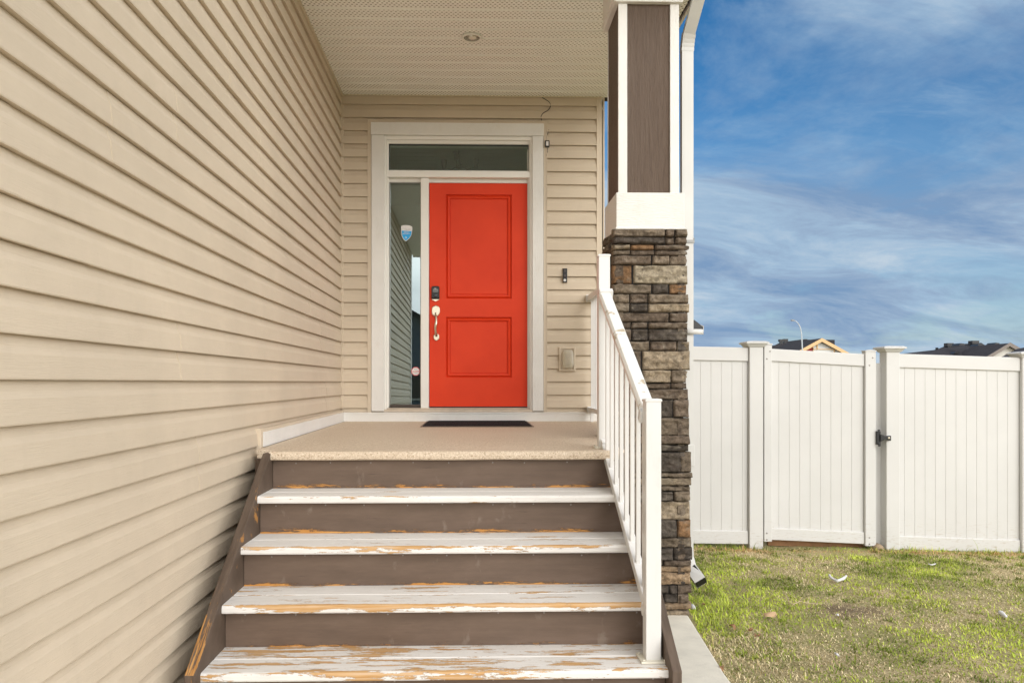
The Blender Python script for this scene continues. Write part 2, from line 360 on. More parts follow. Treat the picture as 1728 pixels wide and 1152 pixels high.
# ------------------------------------------------------------------ ground
def noisez(x, y):
    return .016 * noise.noise(Vector((x * .9, y * .9, 3))) + .008 * noise.noise(Vector((x * 4, y * 4, 1)))
BARE = ground_at(1432, 1032)
def ground_mat():
    m = NT('lawn_soil_thatch'); g = m.noise(m.coord(), 60, 8, .75); p = m.noise(m.coord(), 1.7, 6, .6)
    c = m.ramp(g, [(.3, (.17, .12, .07)), (.48, (.46, .37, .21)), (.66, (.72, .60, .38))])
    c = m.mixc(m.ramp(p, [(.42, .0), (.6, .5)]), c, (.20, .22, .06))
    bp = m.coord((1, 1, 1), loc=(-BARE[0], -BARE[1], 0)); ln = m.node('ShaderNodeVectorMath', operation='LENGTH'); mpb = m.node('ShaderNodeMapping'); mpb.inputs['Scale'].default_value = (1, 1.4, 0); m.link(bp, mpb.inputs[0]); m.link(mpb.outputs[0], ln.inputs[0])
    wv = m.math('ADD', ln.outputs['Value'], m.math('MULTIPLY', m.math('SUBTRACT', m.noise(m.coord(), 7, 5), .5), .5)); c = m.mixc(m.ramp(wv, [(.10, .8), (.30, 0)]), c, (.14, .095, .07))
    far = m.noise(m.coord(), .2, 4); c = m.mixc(m.ramp(far, [(.4, 0), (.7, .2)]), c, (.12, .13, .05))
    m.base(c); m.set(.95, 0, .1); m.bump(g, .8, .02); return m.m
xs = np.unique(np.concatenate([np.linspace(-600, -12, 12), np.linspace(-12, 1, 14), np.linspace(1, 9, 110), np.linspace(9, 600, 14)]))
ys = np.unique(np.concatenate([np.linspace(-600, -10, 12), np.linspace(-10, 2.5, 14), np.linspace(2.5, 9, 90), np.linspace(9, 900, 16)]))
gv = []; gf = []
for y in ys:
    for x in xs:
        near = 1 if (1 < x < 9 and 2 < y < 9) else 0
        gv.append((x, y, gz(x, y) + near * noisez(x, y) - (.0 if x > 1.2 else .01)))
nx = len(xs)
for j in range(len(ys) - 1):
    for i in range(nx - 1): gf.append((j * nx + i, j * nx + i + 1, (j + 1) * nx + i + 1, (j + 1) * nx + i))
g = MB(); g.add(gv, gf); g.build('ground', ground_mat(), smooth=True, kind='structure')
w = MB(); w.prism([(-1.19, -6), (.9, -6), (1.16, 2.0), (1.235, 3.77), (1.34, 4.95), (-1.19, 4.95)], 'z', -.12, .035)
w.build('walkway', CONC, bevel=.008, kind='structure')

# grass: blades that nobody could count
def make_grass():
    rng = np.random.default_rng(3); N = 300000
    X = rng.uniform(1.2, 7.6, N); Y = 2.6 + rng.uniform(0, 1, N) * 6.2
    def fld(x, y, s, o):
        return np.array([noise.noise(Vector((a * s + o, b * s - o, o))) for a, b in zip(x, y)])
    edge = 1.235 + (Y - 3.77) * .089 + .02
    keep = (X > edge) & ~((X < 1.36) & (Y > 4.6) & (Y < 5.25)) & (X > 1.24) & ~((Y > 7.0) & (Y < 7.35) & (rng.uniform(0, 1, N) < .5))
    X, Y = X[keep], Y[keep]
    d = fld(X, Y, 1.1, 5.2) + .6 * fld(X, Y, 3.3, 9.1); e = fld(X, Y, 2.1, 1.7) + .5 * fld(X, Y, 7.0, 4.4)
    bp = ground_at(1430, 1030); bare = np.exp(-(((X - bp.x) / .16) ** 2 + ((Y - bp.y) / .12) ** 2))
    nearf = np.clip((Y - 6.0) / 1.0, 0, 1); pil = np.exp(-((X - 1.35) ** 2) / .12) * np.exp(-((Y - 4.9) ** 2) / 1.2)
    green = np.clip(.48 + 1.45 * d + .28 * nearf + .4 * pil - .9 * bare, .06, .97)
    dens = np.clip(.80 + .55 * e + .3 * nearf + .5 * pil - 1.0 * bare, .10, 1)
    k = rng.uniform(0, 1, len(X)) < dens; X, Y, green, pil, nearf = X[k], Y[k], green[k], pil[k], nearf[k]; n0_ = len(X)
    # tufts
    T = 1000; tx = rng.uniform(1.3, 7.4, T); ty = 2.8 + 4.35 * rng.uniform(0, 1, T) ** .8; ok = (tx > 1.36 + (ty - 3.77) * .06) & (((tx - bp.x) / .25) ** 2 + ((ty - bp.y) / .2) ** 2 > 1) & ~((tx < 1.5) & (ty > 4.6) & (ty < 5.3)); tx, ty = tx[ok], ty[ok]; T = len(tx)
    per = 42; tr = rng.uniform(.015, .06, T); TX = (tx[:, None] + rng.normal(0, 1, (T, per)) * tr[:, None]).ravel(); TY = (ty[:, None] + rng.normal(0, 1, (T, per)) * tr[:, None] * .8).ravel()
    tl_ = np.repeat(rng.uniform(.7, 1.5, T), per); kk = (TY < 7.08) & (TX > 1.30 + (TY - 3.77) * .07); TX, TY, tl_ = TX[kk], TY[kk], tl_[kk]
    X = np.concatenate([X, TX]); Y = np.concatenate([Y, TY]); green = np.concatenate([green, np.full(len(TX), .93)]); pil = np.concatenate([pil, np.zeros(len(TX))]); nearf = np.clip((Y - 6.0), 0, 1); n = len(X)
    tuft = np.concatenate([np.ones(n0_), tl_]); ist = np.arange(n) >= n0_
    Z = np.array([gz(a, b) + noisez(a, b) for a, b in zip(X, Y)]) - .003
    isg = rng.uniform(0, 1, n) < green * (1 - .65 * np.exp(-((Y - 6.98) / .09) ** 2))
    Lh = tuft * rng.gamma(5, .0035, n) * np.where(isg, 1.15, .9) * (1 + .9 * pil + .35 * nearf); Lh = np.clip(Lh, .008, .12)
    atf = np.exp(-((Y - 7.02) / .07) ** 2); gate = ((X > 2.72) & (X < 3.66) & (Y > 6.8)); Lh *= (1 + 1.1 * atf * rng.uniform(0, 1, n)) * np.where(gate, .45, 1)
    th = rng.uniform(0, 2 * np.pi, n); lean = np.where(isg, rng.uniform(.35, 1.35, n), rng.uniform(.7, 1.45, n)); ww = rng.uniform(.0013, .0032, n) * np.where(isg, 1.15, 1)
    dxx, dyy = np.cos(th), np.sin(th); px, py = -dyy, dxx
    base = np.stack([X, Y, Z], 1)
    def off(f, curve): 
        a = lean * curve
        return np.stack([dxx * np.sin(a) * Lh * f, dyy * np.sin(a) * Lh * f, np.cos(a) * Lh * f], 1)
    side = np.stack([px * ww, py * ww, np.zeros(n)], 1); m1 = base + off(.55, .7); tip = base + off(1, 1.1)
    V = np.stack([base - side, base + side, m1 + side * .8, m1 - side * .8, tip], 1).reshape(-1, 3)
    idx = np.arange(n)[:, None] * 5
    me = bpy.data.meshes.new('grass'); me.vertices.add(n * 5); me.vertices.foreach_set('co', V.ravel().astype(np.float32))
    loops = np.concatenate([idx + np.array([[0, 1, 2, 3]]), idx + np.array([[3, 2, 4]])], 1).ravel()
    me.loops.add(len(loops)); me.loops.foreach_set('vertex_index', loops.astype(np.int32))
    ls = (np.arange(n)[:, None] * 7 + np.array([[0, 4]])).ravel(); me.polygons.add(n * 2); me.polygons.foreach_set('loop_start', ls.astype(np.int32))
    me.polygons.foreach_set('loop_total', np.tile([4, 3], n).astype(np.int32)); me.update(calc_edges=True)
    t = rng.uniform(0, 1, (n, 1)); tint = np.clip(.5 + 1.3 * fld(X, Y, 1.7, 7.7) + .9 * fld(X, Y, 5.5, 2.2) - .35 * nearf, 0, 1)[:, None]
    gc = (1 - t) * np.array([.17, .27, .025]) + t * np.array([.47, .54, .085]); gc = gc * (.6 + .75 * tint) * np.where(ist, .8, 1.05)[:, None] + tint * np.array([.07, .05, .0]); sc = (1 - t) * np.array([.46, .35, .17]) + t * np.array([.90, .77, .48]); fl = (np.exp(-((Y - 6.98) / .09) ** 2) * .8)[:, None]; sc = sc * (1 - fl) + fl * np.array([.62, .36, .14])
    c = np.where(isg[:, None], gc, sc); rgba = np.concatenate([c, np.ones((n, 1))], 1); rgba = np.repeat(rgba, 5, 0)
    ca = me.color_attributes.new('tone', 'FLOAT_COLOR', 'POINT'); ca.data.foreach_set('color', rgba.ravel().astype(np.float32))
    m = NT('grass_blades'); a = m.node('ShaderNodeAttribute', attribute_name='tone'); m.base(a.outputs[0]); m.set(.6, 0, .25)
    m.b.inputs['Transmission Weight'].default_value = 0; me.materials.append(m.m)
    o = bpy.data.objects.new('grass', me); COL.objects.link(o); tag(o, 'patchy green and straw coloured lawn grass in front of the white fence', 'grass', kind='stuff')
make_grass()

# ------------------------------------------------------------------ the house
WY = 6.96; WX = -1.205; H = .1185; Z0 = 1.477; SOF = 4.057; CORN = 1.168
house = empty('house', (0, WY, 0), label='beige vinyl sided house with a red front door under a covered entry', cat='house')
def prof(h):
    return [(.002, -.001), (0.0, .0215), (.004, .0230), (.58 * h, .0170), (.74 * h, .0085), (.90 * h, .0050), (h - .002, .0020)]
def siding(mb, P, D, Nn, L, za, zb, seams=False, seed=0):
    """P start point (x,y), D direction, Nn outward normal (2-D), courses clipped to za..zb"""
    rng = random.Random(seed); k0 = math.floor((za - Z0) / H); k1 = math.ceil((zb - Z0) / H)
    cuts = {}
    for k in range(k0, k1):
        a = Z0 + k * H; b = a + H
        if b <= za + .004 or a >= zb - .004: continue
        key = k // 2
        if key not in cuts:
            cuts[key] = []
            if seams:
                s = rng.uniform(.3, 3.6)
                while s < L: cuts[key].append(s); s += rng.choice([2.4, 3.05, 3.6]) 
        cs = [0] + cuts[key] + [L]
        for q in range(len(cs) - 1):
            s0, s1 = cs[q] - (.02 if q else 0), cs[q + 1]; ex = .0022 if q % 2 == 0 else 0
            pts = []
            for (dz, o) in prof(H):
                z = a + dz
                if z > zb: z = zb
                if z < za: z = za
                pts.append((z, o + ex))
            vs = []; n = len(pts)
            for s in (s0, s1):
                for (z, o) in pts: vs.append((P[0] + D[0] * s + Nn[0] * o, P[1] + D[1] * s + Nn[1] * o, z))
                vs.append((P[0] + D[0] * s, P[1] + D[1] * s, pts[-1][0])); 
            m = n + 1
            fs = [(i, i + 1, m + i + 1, m + i) for i in range(m - 1)] + [tuple(range(m)), tuple(range(2 * m - 1, m - 1, -1))]
            mb.add(vs, fs)
# left (garage) wall with overlapping panels
mb = MB(); mb.box(WX - .14, WX + .0005, -.35, WY + .14, -.12, 4.35); siding(mb, (WX, -.33), (0, 1), (1, 0), WY + .33 - .012, .10, 4.33, True, 11)
mb.build('side_wall', SIDING, house)
mb = MB(); mb.box(WX - .6, WX - .02, -.36, -.50, -.12, 4.35); siding(mb, (-6.4, -.5), (1, 0), (0, -1), 5.1, .1, 4.33); mb.box(-6.4, WX - .02, -.499, -.36, -.12, 4.34)
mb.build('garage_wall', SIDING, house)
mb = MB(); mb.box(WX - .1, WX + .03, -.53, -.33, .0, 4.35); mb.build('corner_board', WHITE_TEX, house, bevel=.004)
# foundation strip under the siding
mb = MB(); mb.box(WX - .1, WX + .006, -.3, WY, -.2, .105); mb.build('foundation', CONC, house)

# entrance wall (siding round the door opening)
def wx(px): return at(px, 645, WY).x
def wz(py): return at(800, py, WY).z
TL, TR = wx(627.5), wx(916.5); TT = wz(210); JL, JR = TL - .034, TR + .034; JT = TT + .026
DECKZ = 1.122; BTZ = wz(695)
CPX = wx(1006)
mb = MB()
ZC = Z0 + math.ceil((JT - Z0) / H) * H
siding(mb, (WX + .02, WY), (1, 0), (0, -1), JL - .001 - WX - .02, BTZ, ZC)
siding(mb, (JR + .001, WY), (1, 0), (0, -1), CPX - JR - .001, BTZ, JT - .003 if False else ZC)
siding(mb, (JL - .0008, WY), (1, 0), (0, -1), JR - JL + .0016, JT + .001, ZC)
siding(mb, (WX + .02, WY), (1, 0), (0, -1), CPX - WX - .02, ZC, SOF + .01)
mb.box(WX - .13, JL + .02, WY + .001, WY + .14, -.1, 6.4); mb.box(JR - .02, CORN - .01, WY + .001, WY + .14, -.1, 6.4); mb.box(JL + .02, JR - .02, WY + .001, WY + .14, TT - .01, 6.4); mb.box(JL + .02, JR - .02, WY + .001, WY + .14, -.1, BTZ + .02)
siding(mb, (WX, WY), (1, 0), (0, -1), CPX - WX, 4.35, 6.4)
mb.build('front_wall', SIDING, house)
# side wall of the house running back beyond the fence
mb = MB(); mb.box(CORN - .15, CORN - .004, WY + .15, 13, -.2, 6.4); siding(mb, (CORN - .004, WY + .1), (0, 1), (1, 0), 6, .2, 6.38); mb.build('rear_side_wall', SIDING, house)
mb = MB(); mb.box(CPX, CORN, WY - .019, WY + .005, BTZ, SOF + .02); mb.box(CPX, CPX + .012, WY - .026, WY - .018, BTZ, SOF + .02); mb.box(CORN - .012, CORN + .012, WY - .019, WY + .11, BTZ - .1, 6.4)
mb.build('corner_post', SIDTRIM, house, bevel=.002)
mb = MB(); mb.box(WX + .006, WX + .020, WY - .032, WY - .003, BTZ + .03, SOF - .002); mb.box(WX + .020, WX + .034, WY - .020, WY - .004, BTZ + .03, SOF - .002)
mb.build('inside_corner_trim', SIDTRIM, house, bevel=.002)
# J channel round the door casing
mb = MB()
mb.box(JL, TL - .003, WY - .024, WY + .01, BTZ, JT); mb.box(TR + .003, JR, WY - .024, WY + .01, BTZ, JT); mb.box(TL - .003, TR + .003, WY - .0245, WY + .01, TT + .004, JT - .0005)
mb.box(JL - .001, JL + .006, WY - .029, WY - .024, BTZ, JT); mb.box(JR - .006, JR + .001, WY - .029, WY - .024, BTZ, JT); mb.box(JL + .006, JR - .006, WY - .029, WY - .024, JT - .006, JT)
mb.build('door_channel', SIDTRIM, house)
# casing
CZ = wz(231)
mb = MB(); mb.box(TL, wx(649), WY - .034, WY + .02, wz(693), CZ); mb.build('door_casing', WHITE_TEX, house, bevel=.003)
mb = MB(); mb.box(wx(898), TR, WY - .034, WY + .02, wz(693), CZ); mb.build('door_casing', WHITE_TEX, house, bevel=.003)
mb = MB(); mb.box(TL - .004, TR + .002, WY - .040, WY + .02, CZ + .001, TT); mb.build('door_casing', WHITE_H, house, bevel=.003, label='white header board over the door')
# frame: jambs, head, mullion, transom rail
AL, AR = wx(649), wx(898)
mb = MB()
def jamb(x0, x1, z0, z1, y0, y1): mb.box(x0, x1, WY + y0, WY + y1, z0, z1)
jamb(AL, AL + .018, wz(694), CZ, -.016, .13); jamb(AL + .018, AL + .036, wz(694), CZ, .006, .13)
jamb(AR - .018, AR, wz(694), CZ, -.016, .13); jamb(AR - .030, AR - .018, wz(694), CZ, .006, .13); jamb(AR - .040, AR - .030, wz(694), CZ - .1, .03, .13)
jamb(AL + .018, AR - .018, wz(237), CZ, -.014, .13); jamb(AL + .036, AR - .03, wz(242.5), wz(237), .008, .13)
mb.build('door_frame', WHITE_SM, house, bevel=.0025)
mb = MB(); mb.box(AL + .019, AR - .019, WY - .010, WY + .13, wz(300), wz(290.5)); mb.box(AL + .026, AR - .024, WY + .008, WY + .13, wz(290.5), wz(287.5)); mb.box(AL + .026, AR - .031, WY + .045, WY + .13, wz(306.5), wz(300))
mb.build('transom_rail', WHITE_SM, house, bevel=.0025)
ML, MR = wx(710), wx(723.5)
mb = MB(); mb.box(ML, MR, WY + .004, WY + .13, wz(691), wz(300.5)); mb.build('mullion', WHITE_SM, house, bevel=.0025)
# sill
mb = MB(); mb.box(AL - .006, AR + .006, WY - .03, WY + .14, wz(695) + .001, wz(690)); mb.box(AL + .018, AR - .02, WY + .0, WY + .13, wz(690), wz(688)); mb.build('door_sill', painted('sill_beige', (.50, .42, .33), .5, .15, 8, .1), house, bevel=.003)
# transom and side light
tw = empty('transom_window', (0, WY, 0)); tw.parent = house; tw.location = (0, 0, 0)
mb = MB(); gx0, gx1 = AL + .036, AR - .030
mb.box(gx0, gx0 + .006, WY + .03, WY + .06, wz(287.5), wz(242.5)); mb.box(gx1 - .006, gx1, WY + .03, WY + .06, wz(287.5), wz(242.5)); mb.box(gx0 + .006, gx1 - .006, WY + .03, WY + .06, wz(243.5), wz(242.5)); mb.box(gx0 + .006, gx1 - .006, WY + .03, WY + .06, wz(287.5), wz(286.5))
mb.build('window_frame', BLACK, tw)
mb = MB(); mb.add([(gx0 + .004, WY + .05, wz(287)), (gx1 - .004, WY + .05, wz(287)), (gx1 - .004, WY + .05, wz(243)), (gx0 + .004, WY + .05, wz(243))], [(0, 1, 2, 3)]); mb.build('pane', GLASS_T, tw)
sw = empty('sidelight_window', (0, WY, 0)); sw.parent = house; sw.location = (0, 0, 0)
sx0, sx1 = AL + .036, ML; sz0, sz1 = wz(685), wz(306.5)
mb = MB(); mb.box(sx0, sx0 + .010, WY + .035, WY + .07, sz0, sz1); mb.box(sx1 - .006, sx1, WY + .035, WY + .07, sz0, sz1); mb.box(sx0 + .01, sx1 - .006, WY + .035, WY + .07, sz1 - .006, sz1)
mb.build('window_frame', painted('grey_gasket', (.30, .29, .26), .5), sw)
mb = MB(); mb.box(sx0 + .01, sx1 - .006, WY + .03, WY + .07, sz0 - .012, sz0 + .014); mb.build('sill_strip', painted('dark_brown_strip', (.05, .035, .025), .5), sw)
mb = MB(); tl = .020; mb.add([(sx0 + .006, WY + .055 - tl * .0, sz0), (sx1 - .003, WY + .055, sz0), (sx1 - .003, WY + .055 + tl, sz1 - .003), (sx0 + .006, WY + .055 + tl, sz1 - .003)], [(0, 1, 2, 3)]); mb.build('pane', GLASS, sw)

# the red door: slab with two raised-and-fielded panels
DL, DR, DB, DT = wx(724), wx(890.5), wz(686), wz(307); DY = WY + .05
door = empty('entry_door', (DL, DY, DB)); door.parent = house; door.location = Vector((DL, DY, DB)) - Vector((0, WY, 0))
mb = MB(); px = [wx(752), wx(864)]; pz = [(wz(637), wz(534)), (wz(503), wz(326))]
zs = [DB, pz[0][0], pz[0][1], pz[1][0], pz[1][1], DT]; xs_ = [DL, px[0], px[1], DR]
for j in range(5):
    for i in range(3):
        if i == 1 and j in (1, 3): continue
        mb.add([(xs_[i], DY, zs[j]), (xs_[i + 1], DY, zs[j]), (xs_[i + 1], DY, zs[j + 1]), (xs_[i], DY, zs[j + 1])], [(0, 1, 2, 3)])
for (a, b) in pz:
    rings = [(0, 0), (.002, .017), (.008, .020), (.011, .012), (.022, .003), (.032, .005), (.036, .018), (.042, .019), (.045, .013)]
    vs = []
    for (ins, dep) in rings: vs += [(px[0] + ins, DY + dep, a + ins), (px[1] - ins, DY + dep, a + ins), (px[1] - ins, DY + dep, b - ins), (px[0] + ins, DY + dep, b - ins)]
    fs = [(r * 4 + i, r * 4 + (i + 1) % 4, (r + 1) * 4 + (i + 1) % 4, (r + 1) * 4 + i) for r in range(len(rings) - 1) for i in range(4)] + [tuple((len(rings) - 1) * 4 + i for i in range(4))]
    mb.add(vs, fs)
mb.box(DL, DR, DY + .02, DY + .045, DB, DT); mb.box(DL, DL + .001, DY, DY + .02, DB, DT); mb.box(DR - .001, DR, DY, DY + .02, DB, DT)
mb.build('door_slab', DOOR, door)
mb = MB(); mb.box(DL, DR, DY - .006, DY + .04, DB - .013, DB - .003); mb.build('door_sweep', BLACK, door)
def dpt(px_, py_, d): p = at(px_, py_, DY); return (p.x, DY - d, p.z)
def outline(pts, d0, d1, mb, inset=.004):
    P = [dpt(*p, 0) for p in pts]; cx_ = sum(p[0] for p in P) / len(P); cz_ = sum(p[2] for p in P) / len(P); n = len(P)
    def ring(d, k): return [(cx_ + (p[0] - cx_) * k, DY - d, cz_ + (p[2] - cz_) * k) for p in P]
    vs = ring(d0, 1) + ring(d1 * .7, 1) + ring(d1, .86)
    mb.add(vs, [(r * n + i, r * n + (i + 1) % n, (r + 1) * n + (i + 1) % n, (r + 1) * n + i) for r in range(2) for i in range(n)] + [tuple(2 * n + i for i in range(n)), tuple(range(n))])
kp = MB(); outline([(728.4, 485), (729.5, 483.4), (732, 483), (738, 483), (740.6, 483.6), (741.6, 485.2), (741.6, 503.8), (740.6, 505), (729.4, 505), (728.4, 503.8)], 0, .03, kp)
lock = kp.build('keypad_lock', BLACK, door, bevel=.001)
kp = MB(); outline([(728.6, 504.5), (741.6, 504.5), (741, 506), (735.2, 509), (729.2, 506)], 0, .012, kp); kp.build('lock_plate', METAL_NI, lock)
kp = MB(); c = dpt(735, 499.3, .028); kp.lathe([(.0001, 0), (.015, 0), (.017, -.003), (.017, -.012), (.013, -.014), (.0001, -.0142)], c, 'y'); kp.build('lock_knob', painted('gloss_black', (.02, .02, .022), .18), lock, smooth=False)
for r_, (y_, n_) in enumerate(((489.5, 6), (492.3, 6))):
    kp = MB()
    for q in range(n_):
        a = dpt(730.8 + q * 1.55, y_, .0); kp.box(a[0], a[0] + .0062, DY - .0312, DY - .029, a[2] - .004, a[2] + .005)
    kp.build('key_row', GREYBTN, lock)
kp = MB(); a = dpt(733.2, 487.6, 0); kp.box(a[0], a[0] + .018, DY - .0312, DY - .029, a[2] - .003, a[2] + .005); kp.build('key_row', GREYBTN, lock)
hd = MB(); outline([(728.6, 526), (728.9, 519.5), (731, 517), (735.5, 515), (740, 517), (742, 519.5), (742.4, 526), (741.6, 530), (738.8, 533.6), (732.4, 533.6), (729.2, 530)], 0, .014, hd)
handle = hd.build('door_handle', METAL_NI, door, bevel=.001)
hd = MB(); outline([(731.6, 566), (734, 563), (739, 563), (741.4, 566), (741.4, 571), (739, 574), (736.4, 575), (734, 574), (731.8, 571)], 0, .014, hd)
hd.build('lower_plate', METAL_NI, handle, bevel=.001)
hd = MB(); path = []
for i in range(15):
    t = i / 14; p = dpt(735.4 + .9 * math.sin(t * math.pi * 2) + t * 1.2, 531 + t * 35, .014 + .045 * math.sin(math.pi * t) ** .6); path.append(p)
hd.tube(path, .0095, 10, [1 + .35 * math.cos(t * math.pi / 7 ) ** 2 for t in range(15)]); hd.build('grip', METAL_NI, handle, smooth=True)
hd = MB(); a = dpt(736.4, 567.5, .018); hd.lathe([(.0001, 0), (.004, 0), (.004, -.004), (.0001, -.004)], a, 'y', 10); DN = painted('dark_nickel', (.12, .09, .06), .35, metal=1); hd.build('screw_head', DN, handle)
hd = MB(); a = dpt(735.3, 528.5, .015); hd.prism([(a[0] - .008, a[2] + .004), (a[0] + .008, a[2] + .004), (a[0], a[2] - .006)], 'y', a[1], a[1] - .008); hd.build('thumb_latch', DN, handle)

# hall behind the glass
mb = MB(); hx0, hx1, hy1 = WX + .05, CORN - .2, 10.6
mb.add([(hx0, WY + .15, 1.1), (hx1, WY + .15, 1.1), (hx1, hy1, 1.1), (hx0, hy1, 1.1), (hx0, WY + .15, 3.9), (hx1, WY + .15, 3.9), (hx1, hy1, 3.9), (hx0, hy1, 3.9)], [(0, 1, 2, 3), (4, 5, 6, 7), (1, 2, 6, 5), (0, 3, 7, 4), (2, 3, 7, 6)]); mb.build('hallway', INTER, house)
mb = MB(); q = at(774, 259, 8.3); mb.lathe([(.001, .3), (.006, .3), (.006, .05), (.07, .035), (.08, .02), (.02, .01), (.012, 0), (.012, -.09), (.03, -.10), (.035, -.14), (.001, -.15)], (q.x, 8.3, q.z - .02), 'z', 20)
for a in range(3):
    an = a * 2.1 + .4; p0 = Vector((q.x, 8.3, q.z - .13)); e = p0 + Vector((math.cos(an) * .2, math.sin(an) * .2, .0)); mb.tube([p0, (p0 + e) / 2 - Vector((0, 0, .03)), e], .006, 6); mb.lathe([(.001, 0), (.02, .0), (.035, .09), (.036, .09)], tuple(e), 'z', 12)
mb.build('ceiling_lamp', painted('brushed_metal', (.4, .4, .38), .3, metal=.8), label='small ceiling lamp seen dimly through the transom glass over the red door', cat='lamp')

# base trim boards
BT0 = DECKZ - .003
mb = MB(); mb.box(WX + .035, CPX + .03, WY - .045, WY + .01, BT0, BTZ); mb.box(WX + .035, CPX + .03, WY - .050, WY - .045, BTZ - .012, BTZ - .001); mb.build('base_board', WHITE_H, house, bevel=.003)
mb = MB(); mb.prism([(4.30, 1.112), (WY - .046, BT0), (WY - .046, BTZ), (4.30, BTZ - .008)], 'x', WX + .01, WX + .042); mb.build('base_board', WHITE_H, house, bevel=.003)
mb = MB(); mb.prism([(4.28, BTZ - .008), (WY - .03, BTZ + .001), (WY - .03, BTZ + .018), (4.28, BTZ + .012)], 'x', WX + .012, WX + .036); mb.build('beige_channel', SIDTRIM, house)
mb = MB(); mb.box(WX + .008, WX + .040, 4.245, 4.285, 1.08, BTZ + .016); mb.build('end_channel', SIDTRIM, house, bevel=.002)

# porch ceiling, roof, fascia
RX1 = 1.47; RY0 = 4.42
mb = MB(); per = .1475; Y = WY; prof_ = [(WY, SOF)]; i = 0
while Y > RY0 + .02:
    a = Y - .018; b = Y - per + .018; e = Y - per; prof_ += [(a + .010, SOF), (a + .006, SOF - .010), (b - .006, SOF - .010), (b - .010, SOF)]
    if i % 3 == 2: prof_ += [(e + .008, SOF), (e + .006, SOF + .012), (e + .001, SOF + .012), (e, SOF)]
    Y = e; i += 1
bot = [(p[0], p[1]) for p in prof_]; vs = []; fs = []
for (y, z) in bot: vs += [(WX + .01, y, z), (RX1 - .02, y, z)]
for k in range(len(bot) - 1): fs.append((2 * k, 2 * k + 1, 2 * k + 3, 2 * k + 2))
mb.add(vs, fs); sof = mb.build('porch_ceiling', SOFFIT, house, origin=None); sof.location = (0, -WY, 0)
mb = MB(); mb.box(WX + .02, WX + .034, RY0, WY - .02, SOF - .026, SOF - .004); mb.box(WX + .034, 1.16, WY - .032, WY - .019, SOF - .018, SOF - .007); mb.build('ceiling_trim', painted('cream_trim', (.62, .55, .42), .5), house)
mb = MB(); mb.box(WX, RX1, RY0, WY + .15, SOF + .013, SOF + .16); mb.prism([(RY0 - .12, SOF + .16), (WY, SOF + .16), (WY, SOF + .95)], 'x', WX - .02, RX1 + .05); mb.build('porch_roof', SHINGLE, house)
mb = MB(); mb.box(WX, RX1 + .02, RY0 - .025, RY0, SOF - .02, SOF + .17); mb.box(RX1, RX1 + .02, RY0, WY, SOF - .02, SOF + .17); mb.build('fascia', WHITE_SPOUT, house, bevel=.003)
mb = MB(); mb.sweep([(WX, RY0 - .085, SOF + .11), (RX1 + .04, RY0 - .085, SOF + .11)], [(-.055, -.05), (.045, -.05), (.06, .05), (.05, .05), (.035, -.04), (-.045, -.04), (-.045, .05), (-.055, .05)]); mb.build('gutter', WHITE_SPOUT, house)
mb = MB(); mb.prism([(-.8, 4.36), (-.8, 4.5), (6.9, 4.5), (6.9, 4.36)], 'x', -6.8, WX + .12); mb.prism([(-6.8, 4.5), (WX + .12, 4.5), (-3.9, 6.2)], 'y', -.8, WY); mb.build('garage_roof', SHINGLE, house)
mb = MB(); mb.box(WX + .02, -.62, -.85, RY0 - .16, SOF + .01, SOF + .03); ev = mb.build('eave_soffit', SOFFIT, house)
ev.location = (0, -WY, 0)
mb = MB(); mb.box(-.62, -.60, -.87, RY0 - .16, SOF - .01, SOF + .17); mb.box(WX + .02, -.62, -.87, -.85, SOF - .01, SOF + .17); mb.prism([(WX - .1, SOF + .75), (-.58, SOF + .17), (-.58, SOF + .14), (WX - .1, SOF + .6)], 'y', -.9, RY0 - .16); mb.build('fascia', WHITE_SPOUT, house)
mb = MB(); mb.box(CPX - 8, CORN + .35, WY - .35, 13.3, 6.4, 6.55); mb.prism([(WY - .4, 6.55), (13.4, 6.55), (10.1, 8.4)], 'x', CPX - 8, CORN + .4); mb.build('main_roof', SHINGLE, house)

# recessed ceiling light
lc = at(796, 60, 5.75); LR = .074
mb = MB(); lt = empty('ceiling_light', (lc.x, lc.y, SOF - .018), label='round recessed pot light with white rim in the porch ceiling', cat='light')
mb.lathe([(LR - .016, .012), (LR - .014, -.006), (LR - .006, -.009), (LR, -.004), (LR, .006)], (lc.x, lc.y, SOF - .018), 'z', 36); mb.build('rim', WHITE_SM, lt, smooth=True)
mb = MB(); mb.lathe([(LR - .015, -.003), (LR - .02, .001), (LR - .028, .005), (.001, .006)], (lc.x, lc.y, SOF - .018), 'z', 32); mb.build('reflector', painted('satin_baffle', (.6, .57, .5), .22, .05, 20, 0, metal=.7), lt, smooth=True)
mb = MB(); mb.lathe([(.001, -.012), (.02, -.010), (.034, -.003), (.038, .004), (.03, .006)], (lc.x + .006, lc.y, SOF - .016), 'z', 24); mb.build('bulb', painted('frosted_bulb', (.72, .68, .6), .25), lt, smooth=True)

